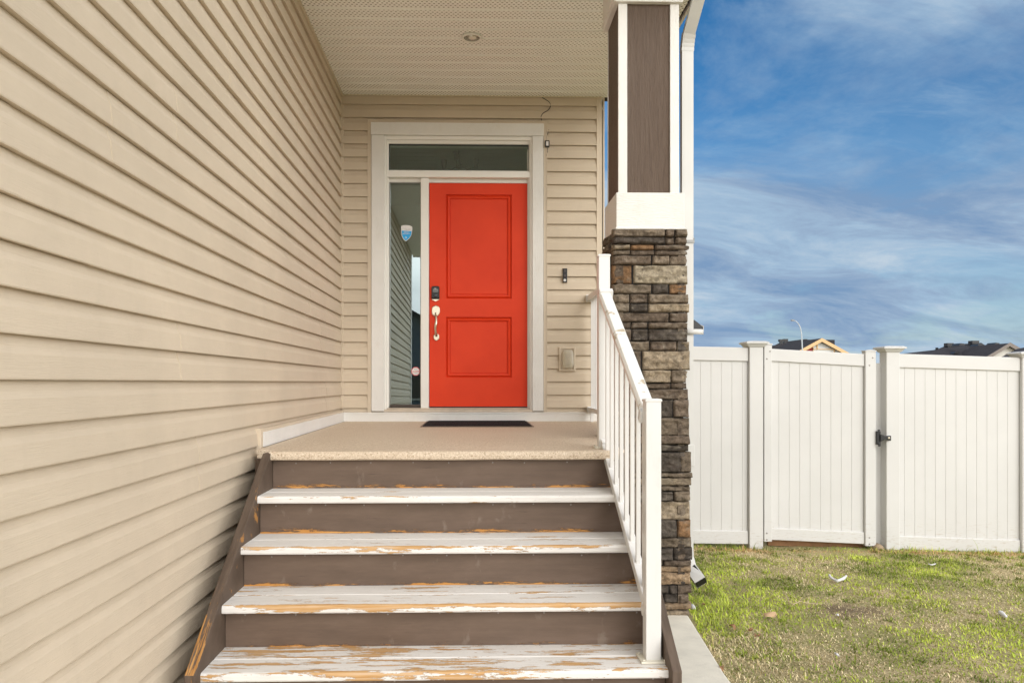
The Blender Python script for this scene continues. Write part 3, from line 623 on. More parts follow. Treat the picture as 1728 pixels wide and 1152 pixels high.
# downspout on the far side of the pillar
ds = empty('downspout', (1.374, 4.95, 0)); ds.parent = house; ds.location = Vector((1.374, 4.95, 0)) - Vector((0, WY, 0))
def ribbed(w, d):
    s = []; n = 4
    for i in range(n): 
        u0 = -w / 2 + w * i / n; du = w / n; s += [(u0 + .002, -d / 2), (u0 + du * .35, -d / 2), (u0 + du * .45, -d / 2 + .004), (u0 + du * .85, -d / 2 + .004)]
    s += [(w / 2, -d / 2)]; s += [(w / 2, d / 2)] + [(-w / 2, d / 2)]
    return s
sec = ribbed(.074, .055)
mb = MB(); mb.sweep([(1.374, 4.95, .39), (1.374, 4.95, 3.60)], [(-a, -b) for a, b in sec], up=(0, 1, 0)); mb.build('spout_pipe', WHITE_SPOUT, ds)
mb = MB(); P = []; 
for i in range(9):
    t = i / 8; P.append(Vector((1.374 + .004 * t, 4.95 - .035 * t * t, 3.60 + .11 * t)))
mb.sweep(P, [(-a, -b) for a, b in sec], up=(0, 1, 0), scales=[1.05 + (.03 if i % 2 else 0) for i in range(9)])
mb.sweep([P[-1], Vector((1.402, 4.775, 3.875)), Vector((1.45, 4.36, 4.16))], [(-a, -b) for a, b in sec], up=(0, 1, 0)); mb.build('upper_elbow', WHITE_SPOUT, ds)
mb = MB(); P = [Vector((1.374, 4.95, .40)), Vector((1.377, 4.948, .34)), Vector((1.39, 4.915, .275)), Vector((1.425, 4.80, .215))]
mb.sweep(P, [(-a, -b) for a, b in sec], up=(0, 1, 0), cap=False); mb.build('outlet_elbow', WHITE_SPOUT, ds)
mb = MB(); dd_ = (P[3] - P[2]).normalized(); P2 = [P[2], P[3] + dd_ * .001]; mb.sweep(P2, [(-.033, -.024), (.033, -.024), (.033, .022), (-.033, .022)], up=(0, 1, 0)); mb.build('mouth_shade_plug', BLACK, ds)  # solid black plug stands in for the shade inside the open elbow end
mb = MB(); zz = 1.795; P = []
for i in range(13):
    a = R(-95 + i * 14); P.append((1.418 + .065 * math.cos(a) * (1.0), 4.955 + .045 * math.sin(a), zz + .0035 * i * (i > 6)))
P = [(1.335, 4.914, zz)] + P
mb.sweep(P, [(-.001, -.017), (.001, -.017), (.001, .017), (-.001, .017)]); mb.build('loose_strap', WHITE_SPOUT, ds, smooth=True)
mb = MB(); mb.prism([(1.414, zz + .075), (1.42, zz + .078), (1.45, zz + .055), (1.478, zz + .030), (1.478, zz + .018), (1.414, zz + .018)], 'y', 4.935, 4.975); mb.build('strap_hook', BLACK, ds)
mb = MB(); mb.box(1.334, 1.416, 4.918, 4.9205, 2.365, 2.385); mb.box(1.414, 1.4165, 4.92, 4.98, 2.365, 2.40); mb.build('strap', painted('grey_strap', (.35, .35, .34), .5), ds)
mb = MB(); mb.box(1.332, 1.418, 4.916, 4.984, .93, 1.07); mb.build('spout_joint', WHITE_SPOUT, ds, bevel=.003)

# ------------------------------------------------------------------ porch deck
deck = empty('porch_deck', (-.2, 5.4, 0), label='tan speckled vinyl porch deck at the top of the steps', cat='deck')
poly = [(-1.062, 4.035), (.80, 4.035), (.80, 5.17), (1.14, 5.17), (1.14, WY - .046), (WX + .05, WY - .046), (WX + .05, 4.13), (-1.062, 4.13)]
mb = MB()
def dz(y): return 1.112 + (y - 4.0) * .0034
n = len(poly); vs = [(x, y, dz(y)) for x, y in poly] + [(x, y, dz(y) - .045) for x, y in poly]
mb.add(vs, [tuple(range(n)), tuple(range(2 * n - 1, n - 1, -1))] + [(i, (i + 1) % n, n + (i + 1) % n, n + i) for i in range(n)])
# rolled front edge
sec_ = [(4.035, 1.1122), (4.022, 1.110), (4.013, 1.102), (4.010, 1.088), (4.012, 1.072), (4.020, 1.066), (4.036, 1.066)]
vs = []; L_ = 60
for i in range(L_ + 1):
    x = -1.062 + 1.862 * i / L_
    for (y, z) in sec_: vs.append((x, y + .0015 * noise.noise(Vector((x * 4, 0, 0))), z + (.0025 * noise.noise(Vector((x * 3, 5, 0))) if z < 1.1 else 0)))
m_ = len(sec_); mb.add(vs, [(i * m_ + j, i * m_ + j + 1, (i + 1) * m_ + j + 1, (i + 1) * m_ + j) for i in range(L_) for j in range(m_ - 1)])
mb.build('deck_surface', DECK, deck)
mb = MB(); mb.box(WX + .06, .79, 4.06, 4.10, .2, 1.066); mb.box(.775, .799, 4.10, 5.16, -.05, 1.06); mb.box(.80, 1.12, 5.185, 5.2, -.05, 1.06); mb.box(1.1, 1.13, 5.2, 6.93, -.05, 1.06); mb.build('skirt_board', BROWN, deck)

# ------------------------------------------------------------------ stairs
XL, XR = -1.052, .758
stairs = empty('steps', (-.147, 3.4, 0), label='wooden porch steps with peeling white treads and brown risers', cat='steps')
TR_ = [(.917, 3.767), (.728, 3.500), (.540, 3.237), (.352, 2.986), (.170, 2.73)]
peel = [.12, .55, .70, 1.05, 1.0]; backs = [4.052] + [t[1] + .045 for t in TR_[:-1]]
for i, ((z, y), yb) in enumerate(zip(TR_, backs)):
    m = tread_mat('peeling_white_paint_%d' % i, peel[i], i + 1.3); mid = y + (yb - y) * .52; mb = MB()
    # front board has a rounded nose
    for (a, b, nose) in ((y, mid - .003, True), (mid + .003, yb, False)):
        r = .012; z0 = z - .036
        if nose: pr = [(a + r, z), (a + .004, z - .003), (a, z - .011), (a, z0 + .008), (a + .003, z0 + .002), (a + .008, z0), (b, z0), (b, z - .003), (b - .003, z)]
        else: pr = [(a + .003, z), (a, z - .003), (a, z0), (b, z0), (b, z)]
        xl = XL - (0 if i else 0); mb.prism(pr, 'x', xl, XR)
    t = mb.build('tread', m, stairs, origin=(-.147, y, z), label=['white tread with the least wear, just under the deck', 'white tread worn along its front edge', 'white tread with long strips of paint gone', 'badly peeled white tread at the railing foot', 'lowest white tread'][i])
rz = [(TR_[0][0], 1.064, 4.052)] + [(TR_[i + 1][0], TR_[i][0] - .0362, backs[i + 1]) for i in range(4)] + [(.04, TR_[4][0] - .0362, 2.78)]
NAIL = painted('nail_grey', (.25, .22, .2), .5); rp = [1.0, 1.1, 1.0, .62, .6, .5]
for i, (a, b, y) in enumerate(rz):
    mb = MB(); mb.box(XL + .002, XR - .002, y, y + .024, a + .0005, b); rs_ob = mb.build('riser', riser_mat('brown_riser_paint_%d' % i, rp[i], i * 1.7 + .6), stairs, origin=(-.147, y, a))
    if i < 5:
        rng = random.Random(i)
        for q in range(9):
            x = XL + .1 + q * .205 + rng.uniform(-.03, .03); ns = MB(); ns.lathe([(.0001, -.0015), (.0035, -.0012), (.004, 0)], (x, y, b - .012 - rng.uniform(0, .006)), 'y', 8); ns.build('nail_head', NAIL, rs_ob)
def stringer(x0, x1, mat):
    mb = MB(); yA, zA, yB, zB = 2.93, .366, 4.03, 1.113
    mb.prism([(2.93, .035), (2.93, zA), (yB - .02, zB - .01), (yB + .045, zB - .01), (yB + .045, .035)], 'x', x0, x1); return mb.build('stringer', mat, stairs, bevel=.003)
stringer(XL - .040, XL - .0005, stringer_mat(True)); stringer(XR + .0005, XR + .038, stringer_mat(False))
# lower end of the stringer boards below the frame


# ------------------------------------------------------------------ stair railing
RXc = .706
rail = empty('stair_railing', (RXc, 3.6, .352), label='white metal railing sloping down the right side of the steps', cat='railing')
def post(x, y, z0, z1, w=.062, parent=rail, plate=True):
    mb = MB(); mb.box(x - w / 2, x + w / 2, y - w / 2, y + w / 2, z0, z1 - .008); p = mb.build('post', WHITE_RAIL, parent, bevel=.004)
    mb = MB(); mb.prism([(x - w / 2 - .003, z1 - .012), (x + w / 2 + .003, z1 - .012), (x + w / 2 + .003, z1 - .003), (x + w / 2 - .004, z1), (x - w / 2 + .004, z1), (x - w / 2 - .003, z1 - .003)], 'y', y - w / 2 - .003, y + w / 2 + .003); mb.build('post_cap', WHITE_RAIL, p, bevel=.002)
    if plate:
        mb = MB(); mb.box(x - .054, x + .054, y - .054, y + .054, z0, z0 + .009)
        for a in (-1, 1):
            for b in (-1, 1): mb.lathe([(.006, 0), (.006, .005), (.001, .006)], (x + a * .043, y + b * .043, z0 + .009), 'z', 6)
        mb.build('base_plate', painted('yellowed_plate', (.70, .66, .55), .4, .1, 20, .1), p, bevel=.002)
PY0, PY1 = 3.095, 4.19
post(RXc + .012, PY0, .353, 1.405); post(RXc, PY1, dz(4.19), 2.165)
za0, za1 = 1.335, 1.945; ya, yb = PY0 + .031, PY1 - .031
def wornrail():
    m = NT('worn_white_rail'); n = m.noise(m.coord((1, 1.4, 1.4)), 7, 7, .6, .3); b = m.noise(m.coord(), 2.3, 2)
    v = m.math('ADD', n, m.math('MULTIPLY', m.math('SUBTRACT', b, .5), .35)); mask = m.ramp(v, [(.615, 0), (.622, 1)]); m.base(m.mixc(mask, (.79, .78, .75), (.50, .43, .32))); m.set(.35, 0, .45); return m.m
mb = MB(); secr = [(-.030, -.020), (.030, -.020), (.033, .008), (.024, .022), (-.024, .022), (-.033, .008)]
mb.sweep([(RXc + .010, ya, za0), (RXc, yb, za1)], secr); mb.build('top_rail', wornrail(), rail, bevel=.003)
zb0, zb1 = .545, 1.135
mb = MB(); mb.sweep([(RXc + .010, ya, zb0), (RXc, yb, zb1)], [(-.021, -.02), (.021, -.02), (.021, .02), (-.021, .02)]); mb.build('bottom_rail', WHITE_RAIL, rail, bevel=.003)
nb = 8
for i in range(nb):
    t = (i + .75) / (nb + .5); y = ya + (yb - ya) * t; x = RXc + .01 * (1 - t); z0 = zb0 + (zb1 - zb0) * t + .01; z1 = za0 + (za1 - za0) * t - .012
    mb = MB(); s = .0095; sl_ = (za1 - za0) / (yb - ya) * s; mb.box(x - s, x + s, y - s, y + s, z0, z1); mb.build('baluster', WHITE_RAIL, rail, bevel=.0015)
for (y, z) in ((yb - .012, za1), (yb - .012, zb1), (ya + .012, za0), (ya + .012, zb0)):
    mb = MB(); mb.sweep([(RXc + .005, y - .016, z - .009), (RXc + .005, y + .016, z + .009)], [(-.037, -.026), (.037, -.026), (.037, .028), (-.037, .028)] if z > 1.2 else [(-.025, -.024), (.025, -.024), (.025, .024), (-.025, .024)]); mb.build('rail_bracket', WHITE_RAIL, rail, bevel=.003)
# guard railing between pillar and wall
gr = empty('guard_railing', (1.045, 6.05, DECKZ), label='short white guard railing from the stone pillar back to the house wall', cat='railing')
GX = 1.045
for nm, z, hw, hh in (('top_rail', 2.225, .030, .024), ('bottom_rail', 1.225, .02, .02)):
    mb = MB(); mb.box(GX - hw, GX + hw, 5.17, 6.915, z - hh, z + hh); mb.build(nm, WHITE_RAIL, gr, bevel=.004)
    mb = MB(); mb.box(GX - hw - .008, GX + hw + .008, 6.888, 6.94, z - hh - .008, z + hh + .008); mb.build('rail_bracket', WHITE_RAIL, gr, bevel=.004)
for i in range(14):
    y = 5.27 + i * .118; mb = MB(); mb.box(GX - .0095, GX + .0095, y - .0095, y + .0095, 1.245, 2.201); mb.build('baluster', WHITE_RAIL, gr)
mb = MB(); mb.box(GX - .012, GX + .012, 6.80, 6.825, 1.122, 1.205); mb.build('support_foot', WHITE_RAIL, gr)

# ------------------------------------------------------------------ pillar
PX0, PX1, PYf, PYb = .872, 1.312, 4.745, 5.145
pil = empty('porch_pillar', ((PX0 + PX1) / 2, 4.94, 0), label='square porch pillar with stacked stone base and brown and white upper shaft', cat='pillar')
TONES = {'g': (.185, .145, .105), 'd': (.085, .070, .057), 'm': (.135, .102, .075), 't': (.27, .215, .150), 'o': (.25, .145, .075), 'l': (.32, .27, .195), 'b': (.32, .225, .14)}
def pz_(py): return at(1100, py, 4.725).z
rows = [ (385.5,399,[(1037,1123,'g'),(1124,1139,'m'),(1140,1161,'g')]), (399.5,411.5,[(1040,1123,'d'),(1124,1139,'m'),(1140,1160,'m')]),
 (412,421,[(1040,1064,'t'),(1065,1105,'o'),(1106,1158,'m')]), (421.5,430,[(1040,1064,'g'),(1065,1105,'m'),(1106,1158,'m')]),
 (430.5,446,[(1036,1100,'m'),(1102,1131,'g'),(1132,1160,'g')]), (446.5,478,[(1036,1067,'o'),(1070,1162,'l')]),
 (479,495,[(1037,1100,'g'),(1102,1129,'d'),(1131,1160,'o')]), (495.5,511,[(1040,1063,'g'),(1064,1094,'m'),(1095,1163,'g')]), (511.5,526,[(1040,1063,'g'),(1064,1094,'d'),(1095,1165,'t')]),
 (527,543,[(1040,1130,'m'),(1131,1162,'m')]), (543.5,554,[(1040,1066,'m'),(1067,1094,'m'),(1095,1162,'m')]), (554.5,575,[(1040,1066,'m'),(1067,1094,'d'),(1095,1162,'d')]),
 (575.5,591.5,[(1040,1097,'g'),(1098,1143,'m'),(1144,1165,'t')]), (592,624,[(1040,1083,'m'),(1085,1166,'t')]), (624.5,646,[(1040,1083,'d'),(1085,1133,'t'),(1134,1159,'g')]), (646.5,656,[(1040,1133,'m'),(1134,1160,'m')]),
 (656.5,674,[(1040,1094,'m'),(1095,1163,'m')]), (674.5,704,[(1040,1137,'d'),(1138,1164,'m')]), (705,735,[(1040,1085,'m'),(1086,1165,'g')]), (735.5,750,[(1040,1165,'m')]), (750.5,762,[(1040,1163,'d')]),
 (763,797,[(1040,1104,'m'),(1105,1147,'d'),(1148,1168,'g')]), (798,806,[(1040,1170,'g')]), (806.5,820,[(1040,1168,'t')]), (820.5,829,[(1040,1166,'g')]), (829.5,846,[(1040,1137,'d'),(1138,1166,'g')]),
 (846.5,878,[(1040,1108,'m'),(1109,1166,'t')]), (878.5,908,[(1040,1143,'d'),(1144,1167,'o')]), (908.5,925,[(1040,1168,'g')]), (925.5,946,[(1040,1137,'d'),(1138,1170,'d')]), (946.5,956,[(1040,1120,'m'),(1121,1168,'m')]),
 (956.5,967,[(1040,1168,'b')]), (967.5,988,[(1040,1167,'b')]), (989,1003,[(1040,1130,'d'),(1131,1145,'d'),(1146,1169,'m')]), (1003.5,1018,[(1040,1120,'d'),(1121,1145,'d'),(1146,1164,'m')]), (1018.5,1030,[(1040,1168,'b')]), (1030.5,1050,[(1040,1164,'t')])]
def stone(mb, x0, x1, z0, z1, face, out, tone, rs):
    """one rough stone: a displaced cushion on a face of the pillar; (x0,x1) runs along that face"""
    L = x1 - x0; Hh = z1 - z0; nu = max(5, int(L / .0075)); nv = max(5, int(Hh / .0065)); vs = []; dep = .05; so_ = rs.uniform(0, 50); r = min(.0065, Hh * .2)
    tilt = rs.uniform(-.08, .08); tv = rs.uniform(-.12, .12)
    for j in range(nv + 1):
        for i in range(nu + 1):
            u = L * i / nu; v = Hh * j / nv; du = max(0.0, min(u, L - u)); dv = max(0.0, min(v, Hh - v))
            e = 1 - (1 - min(1, du / r)) ** 2; f = 1 - (1 - min(1, dv / r)) ** 2
            nn = noise.fractal(Vector((u * 22 + so_, v * 30, so_)), 1.0, 2.1, 4); vd = noise.voronoi(Vector((u * 16 + so_, v * 34, so_)))[0]; led = .005 * math.tanh(5 * noise.noise(Vector((u * 5 + so_, v * 30, so_ * 2)))) + .009 * (.5 - min(1, vd[1] - vd[0]) ) * -1 * .8 - .002
            o = (out + .012) * max(0.0, e * f) ** .6 - .012 + (.010 * nn + led) * min(e, f) + tilt * (u - L / 2) * .08 + tv * (v - Hh / 2) * .3
            wob = .0055 * noise.noise(Vector((u * 18 + so_, so_, v * 10))); wob2 = .003 * noise.noise(Vector((so_, v * 18, u * 10)))
            a = x0 + u + wob2 * (1 if du < 1e-6 else .3); zz_ = z0 + v + wob * (1 if dv < 1e-6 else .3); vs.append((a, o, zz_))
    ring = [i for i in range(nu + 1)] + [j * (nu + 1) + nu for j in range(1, nv + 1)] + [nv * (nu + 1) + i for i in range(nu - 1, -1, -1)] + [j * (nu + 1) for j in range(nv - 1, 0, -1)]
    n0 = len(vs); vs += [(vs[i][0], -dep, vs[i][2]) for i in ring]
    fs = [(j * (nu + 1) + i, j * (nu + 1) + i + 1, (j + 1) * (nu + 1) + i + 1, (j + 1) * (nu + 1) + i) for j in range(nv) for i in range(nu)]
    m = len(ring); fs += [(ring[k], ring[(k + 1) % m], n0 + (k + 1) % m, n0 + k) for k in range(m)]
    def T(p):
        a, o, z = p
        return (a, PYf - o, z) if face == 'f' else (PX0 - o, a, z) if face == 'l' else (PX1 + o, a, z) if face == 'r' else (a, PYb + o, z)
    t = TONES[tone]; k = rs.uniform(.82, 1.2); mb.add([T(p) for p in vs], fs, tuple(c * k for c in t))
mb = MB(); rs = random.Random(5); keys = 'gmdtgmd'
for (ya_, yb_, st) in rows:
    z1 = pz_(ya_); z0 = pz_(yb_)
    for q, (a, b, tone) in enumerate(st):
        X0 = PX0 - .014 if q == 0 else at(a, 700, 4.73).x; X1 = at(b, 700, 4.73).x
        stone(mb, X0, X1, z0, z1, 'f', rs.uniform(.004, .030), tone, rs)
    for face in 'lrb':
        lo, hi = (PX0, PX1) if face == 'b' else (PYf - .004, PYb + .012); p = lo
        while p < hi - .01:
            L = rs.choice([.09, .14, .2, .26]); e = min(hi, p + L)
            if hi - e < .06: e = hi
            if face == 'r':
                pass
            stone(mb, p, e - .004, z0, z1, face, rs.uniform(.004, .018) if face != 'r' else rs.uniform(.002, .012), rs.choice(keys), rs); p = e
mb.build('stone_base', STONE, pil, smooth=True)
mb = MB(); mb.box(PX0 + .012, PX1 - .012, PYf + .012, PYb - .012, -.1, pz_(385.4) + .002); mb.build('mortar_core', DARKGAP, pil)
BZ0 = pz_(385); BZ1 = at(1100, 325, 4.735).z
bx0, bx1, by0, by1 = .878, 1.302, 4.735, 5.155
mb = MB(); mb.box(bx0, bx1, by0, by1, BZ0 + .001, BZ1); mb.box(bx0 - .006, bx1 + .006, by0 - .006, by1 + .006, BZ0 - .006, BZ0 + .006); mb.build('lower_band', WHITE_H, pil, bevel=.004)
sx0_, sx1_, sy0, sy1 = .897, 1.268, 4.765, 5.125; CAPZ = at(1100, 4, 4.735).z
mb = MB(); mb.box(sx0_, sx1_, sy0, sy1, BZ1 - .02, CAPZ + .05); mb.build('shaft', BROWN, pil)
tw_ = .052
for (x0, x1) in ((sx0_ - .004, sx0_ + tw_), (sx1_ - tw_, sx1_ + .004)):
    for (y0, y1) in ((sy0 - .014, sy0), (sy1, sy1 + .014)):
        mb = MB(); mb.box(x0, x1, y0, y1, BZ1 + .0005, CAPZ); mb.build('corner_board', WHITE_TEX, pil, bevel=.003)
mb = MB(); mb.box(bx0 - .012, bx1 - .01, by0 - .006, by1, CAPZ, SOF - .002); mb.box(bx0 - .02, bx1, by0 - .014, by1 + .006, CAPZ + .03, CAPZ + .045); mb.build('capital', WHITE_H, pil, bevel=.003)

# ------------------------------------------------------------------ things on the wall and deck
mb = MB(); zt = dz(6.4) + .002
mb.prism([(-.405, 6.07), (.455, 6.07), (.455, 6.905), (-.405, 6.905)], 'z', zt - .001, zt + .007)
def mat_black():
    m = NT('black_mat_pile'); n = m.noise(m.coord(), 130, 3, .8); m.base(m.ramp(n, [(.4, (.006, .006, .007)), (.62, (.03, .03, .033)), (.75, (.20, .19, .19))])); m.set(.9, 0, .1); m.bump(n, 1, .006); return m.m
dm = mb.build('doormat', mat_black(), label='black bristly doormat lying in front of the red door', cat='doormat')
mb = MB(); mb.prism([(-.422, 6.05), (.472, 6.05), (.472, 6.91), (-.422, 6.91)], 'z', zt - .0015, zt + .0025); mb.build('mat_edge', painted('brown_mat_edge', (.22, .16, .12), .8), dm)

p0, p1 = at(949, 477, WY - .015), at(957, 453.5, WY - .015)
db = empty('doorbell', ((p0.x + p1.x) / 2, WY - .018, p0.z), label='slim black video doorbell mounted on the siding right of the door', cat='doorbell')
mb = MB(); mb.box(p0.x - .002, p1.x + .002, WY - .022, WY - .012, p0.z - .006, p1.z + .004); mb.build('back_plate', painted('tan_backplate', (.42, .33, .23), .5), db, bevel=.002)
mb = MB(); mb.box(p0.x + .002, p1.x - .002, WY - .045, WY - .022, p0.z, p1.z); mb.build('body', BLACK, db, bevel=.004)
for nm, py_, r_, mm in (('camera_lens', 456.8, .011, painted('lens_ring', (.10, .09, .09), .2)), ('sensor', 465, .009, painted('sensor_ring', (.10, .08, .08), .3)), ('button', 472.8, .012, painted('white_button', (.7, .7, .68), .3))):
    q = at(953, py_, WY - .045); mb = MB(); mb.lathe([(.0001, -.004), (r_ * .8, -.004), (r_, -.001), (r_, .002)], (q.x, WY - .045, q.z), 'y', 20); mb.build(nm, mm, db)
for (a, b) in ((960, 458), (962, 460), (951, 450.5)):
    pass

p0, p1 = at(943, 626, WY - .02), at(971, 585.5, WY - .02)
ob = empty('outlet_box', ((p0.x + p1.x) / 2, WY - .018, p0.z), label='weatherproof outlet with clear bubble cover low on the siding', cat='outlet')
mb = MB(); x0, x1, z0, z1 = p0.x, p1.x, p0.z, p1.z; fr = .018
for (a, b, c_, d_) in ((x0, x0 + fr, z0, z1), (x1 - fr, x1, z0, z1), (x0 + fr, x1 - fr, z0, z0 + fr), (x0 + fr, x1 - fr, z1 - fr, z1)): mb.box(a, b, WY - .036, WY - .005, c_, d_)
mb.box(x0 + fr, x1 - fr, WY - .022, WY - .004, z0 + fr, z1 - fr); mb.build('mounting_block', SIDTRIM, ob, bevel=.004)
q0, q1 = at(949, 622, WY - .03), at(967.5, 590, WY - .03)
mb = MB(); mb.box(q0.x + .004, q1.x - .004, WY - .028, WY - .022, q0.z + .01, q1.z - .01); mb.build('socket_plate', painted('ivory_socket', (.62, .56, .44), .4), ob, bevel=.002)
for dzz in (.045, .105):
    mb = MB(); mb.lathe([(.0001, -.005), (.016, -.005), (.017, 0)], ((q0.x + q1.x) / 2, WY - .028, q0.z + dzz), 'y', 16); mb.build('socket', painted('socket_face', (.40, .36, .28), .4), ob)
def cover_mat():
    m = NT('cloudy_clear_cover'); m.base((.74, .70, .60)); m.set(.12, 0, .6); out = m.n['Material Output']
    tr = m.node('ShaderNodeBsdfTransparent'); tr.inputs[0].default_value = (.9, .87, .8, 1); ms = m.node('ShaderNodeMixShader'); lw = m.node('ShaderNodeLayerWeight'); lw.inputs[0].default_value = .45
    f = m.math('ADD', m.math('MULTIPLY', lw.outputs[1], .6), .35, clamp=True); m.link(f, ms.inputs[0]); m.link(tr.outputs[0], ms.inputs[1]); m.link(m.b.outputs[0], ms.inputs[2]); m.link(ms.outputs[0], out.inputs[0]); return m.m
mb = MB(); cxm, czm = (q0.x + q1.x) / 2, (q0.z + q1.z) / 2; hx, hz_ = (q1.x - q0.x) / 2, (q1.z - q0.z) / 2; vs = []; rr = [(1, 0), (.98, .025), (.92, .045), (.8, .058), (.5, .064), (0.02, .066)]; nn_ = 32
for (s_, d_) in rr:
    for j in range(nn_):
        a = 2 * math.pi * j / nn_; ca, sa = math.cos(a), math.sin(a); k = 1 / (abs(ca) ** 5 + abs(sa) ** 5) ** .2; vs.append((cxm + hx * s_ * ca * k, WY - .03 - d_, czm + hz_ * s_ * sa * k))
mb.add(vs, [(i * nn_ + j, i * nn_ + (j + 1) % nn_, (i + 1) * nn_ + (j + 1) % nn_, (i + 1) * nn_ + j) for i in range(len(rr) - 1) for j in range(nn_)]); mb.build('bubble_cover', cover_mat(), ob, smooth=True)

def wirepath(pts, d=.022):
    P = [at(a, b, WY - d) for a, b in pts]; out = []
    for i in range(len(P) - 1):
        p0_ = P[max(0, i - 1)]; p3 = P[min(len(P) - 1, i + 2)]
        for k in range(6):
            t = k / 6; a = P[i]; b = P[i + 1]
            out.append(.5 * ((2 * a) + (b - p0_) * t + (2 * p0_ - 5 * a + 4 * b - p3) * t * t + (3 * a - p0_ - 3 * b + p3) * t ** 3))
    return out + [P[-1]]
mb = MB(); mb.tube(wirepath([(915, 165), (921, 168.5), (927, 173), (929, 179), (925, 186), (917, 191), (913, 197), (914, 203.5)]), .0035, 6); mb.build('cable', BLACK, label='black cable curling down from the porch ceiling above the door', cat='cable', smooth=True)
ad_ = empty('adapter', tuple(at(923, 250, WY - .03)), label='small black and white inline adapter hanging beside the top of the door casing', cat='adapter')
a0, a1 = at(919.5, 249, WY - .03), at(927, 238, WY - .03)
mb = MB(); mb.box(a0.x, a1.x, WY - .05, WY - .026, a0.z, a1.z); mb.build('body', BLACK, ad_, bevel=.003)
mb = MB(); mb.box(a0.x + .009, a1.x - .009, WY - .0512, WY - .049, a0.z + .010, a1.z - .010); mb.build('label_plate', painted('white_label', (.7, .68, .66), .5), ad_)
mb = MB(); mb.tube(wirepath([(922, 238), (923, 230), (926, 219)]), .003, 6); mb.build('lead', BLACK, ad_, smooth=True)
mb = MB(); mb.tube(wirepath([(922.3, 238), (921.5, 228), (922, 221)]), .0025, 6); mb.build('lead', BLACK, ad_, smooth=True)
mb = MB(); mb.tube(wirepath([(923.5, 249), (924, 256), (922, 261), (922.5, 265)]), .003, 6); mb.build('lead', BLACK, ad_, smooth=True)
mb = MB(); P = [at(1018, 165, 6.9), at(1014, 172, 6.9), at(1015.5, 181, 6.9), at(1018.5, 187, 6.9)]; mb.tube(P, .004, 6); mb.build('cable', WHITE_RAIL, label='thin white cable loop at the right end of the porch ceiling', cat='cable', smooth=True)

# stickers on the side light glass
GY = WY + .054
def flat(pts, y, mat, name, parent=None, **k):
    P = [at(a, b, y) for a, b in pts]; mb = MB(); n = len(P); mb.add([(p.x, y, p.z) for p in P] + [(p.x, y + .0006, p.z) for p in P], [tuple(range(n)), tuple(range(2 * n - 1, n - 1, -1))] + [(i, (i + 1) % n, n + (i + 1) % n, n + i) for i in range(n)])
    return mb.build(name, mat, parent, **k)
def text(s, px_, py_, y, hpx, mat, parent, wpx=None):
    cu = bpy.data.curves.new('t', 'FONT'); cu.body = s; cu.align_x = 'CENTER'; cu.align_y = 'CENTER'; cu.size = 1; cu.offset = .012
    t = bpy.data.objects.new('t', cu); COL.objects.link(t); bpy.context.view_layer.update()
    me = bpy.data.meshes.new_from_object(t.evaluated_get(bpy.context.evaluated_depsgraph_get())); bpy.data.objects.remove(t)
    me.name = 'lettering'; me.materials.clear(); me.materials.append(mat)
    xsz = [v.co.x for v in me.vertices]; ysz = [v.co.y for v in me.vertices]; wd = max(xsz) - min(xsz); ht = max(ysz) - min(ysz); mw = (max(xsz) + min(xsz)) / 2; mh = (max(ysz) + min(ysz)) / 2
    sc_ = WY / F; sy = hpx * sc_ / ht; sx = (wpx * sc_ / wd) if wpx else sy
    c_ = at(px_, py_, y)
    for v in me.vertices: v.co = ((v.co.x - mw) * sx, -.0004, (v.co.y - mh) * sy)
    o = bpy.data.objects.new('lettering', me); COL.objects.link(o); o.parent = parent; o.location = Vector((c_.x, y, c_.z)) - world_loc(parent); return o
shield = [(676.6, 381.5), (680, 380.2), (685, 379.7), (691, 380.5), (695.8, 382.8), (695.6, 390), (694.6, 397), (691, 402.5), (684.8, 407.3), (680, 403), (677.6, 398), (677, 390)]
WST = painted('sticker_white', (.72, .70, .68), .35); CY_ = painted('sticker_cyan', (.0, .36, .80), .35); GST = painted('sticker_grey', (.30, .32, .34), .4); RST = painted('sticker_red', (.65, .04, .05), .35)
st = flat(shield, GY - .0006, WST, 'window_sticker', label='blue and white shield shaped security sticker high on the sidelight glass', cat='sticker')
flat([(677.9, 389.2), (694.6, 390.2), (693.7, 396.7), (690.3, 401.8), (684.8, 406), (680.8, 402.4), (678.6, 397.6)], GY - .0012, CY_, 'lower_field', st)
text('TELUS', 687.5, 387.3, GY - .0008, 1.7, GST, st, 11); text('SMART', 686, 392, GY - .0014, 1.8, WST, st, 9.5); text('SECURITY', 686, 394.6, GY - .0014, 1.7, WST, st, 13)
mb = MB(); c_ = at(685, 401, GY); mb.lathe([(.0001, -.002), (.0085, -.002), (.009, 0)], (c_.x, GY - .001, c_.z), 'y', 18); mb.build('emblem', painted('sticker_pale', (.45, .65, .75), .4), st)
mb = MB(); mb.lathe([(.0001, -.0026), (.0035, -.0026), (.0035, 0)], (c_.x - .002, GY - .001, c_.z - .002), 'y', 10); mb.build('emblem_dot', CY_, st)
def octo(cx_, cy_, r): return [(cx_ + r * math.cos(R(22.5 + 45 * i)), cy_ + r * math.sin(R(22.5 + 45 * i))) for i in range(8)]
oc = flat(octo(701.4, 626.3, 7.8), GY - .0006, RST, 'window_sticker', label='red edged white octagonal alarm sticker low on the sidelight glass', cat='sticker')
flat(octo(701.4, 626.3, 6.7), GY - .0012, WST, 'white_field', oc)
text('ALARM', 701.4, 626.5, GY - .0014, 2.2, RST, oc, 11.2); text('24 HR', 701.4, 622.6, GY - .0014, 1.4, GST, oc, 5.5); text('SYSTEM', 701.4, 630, GY - .0014, 1.4, GST, oc, 7)

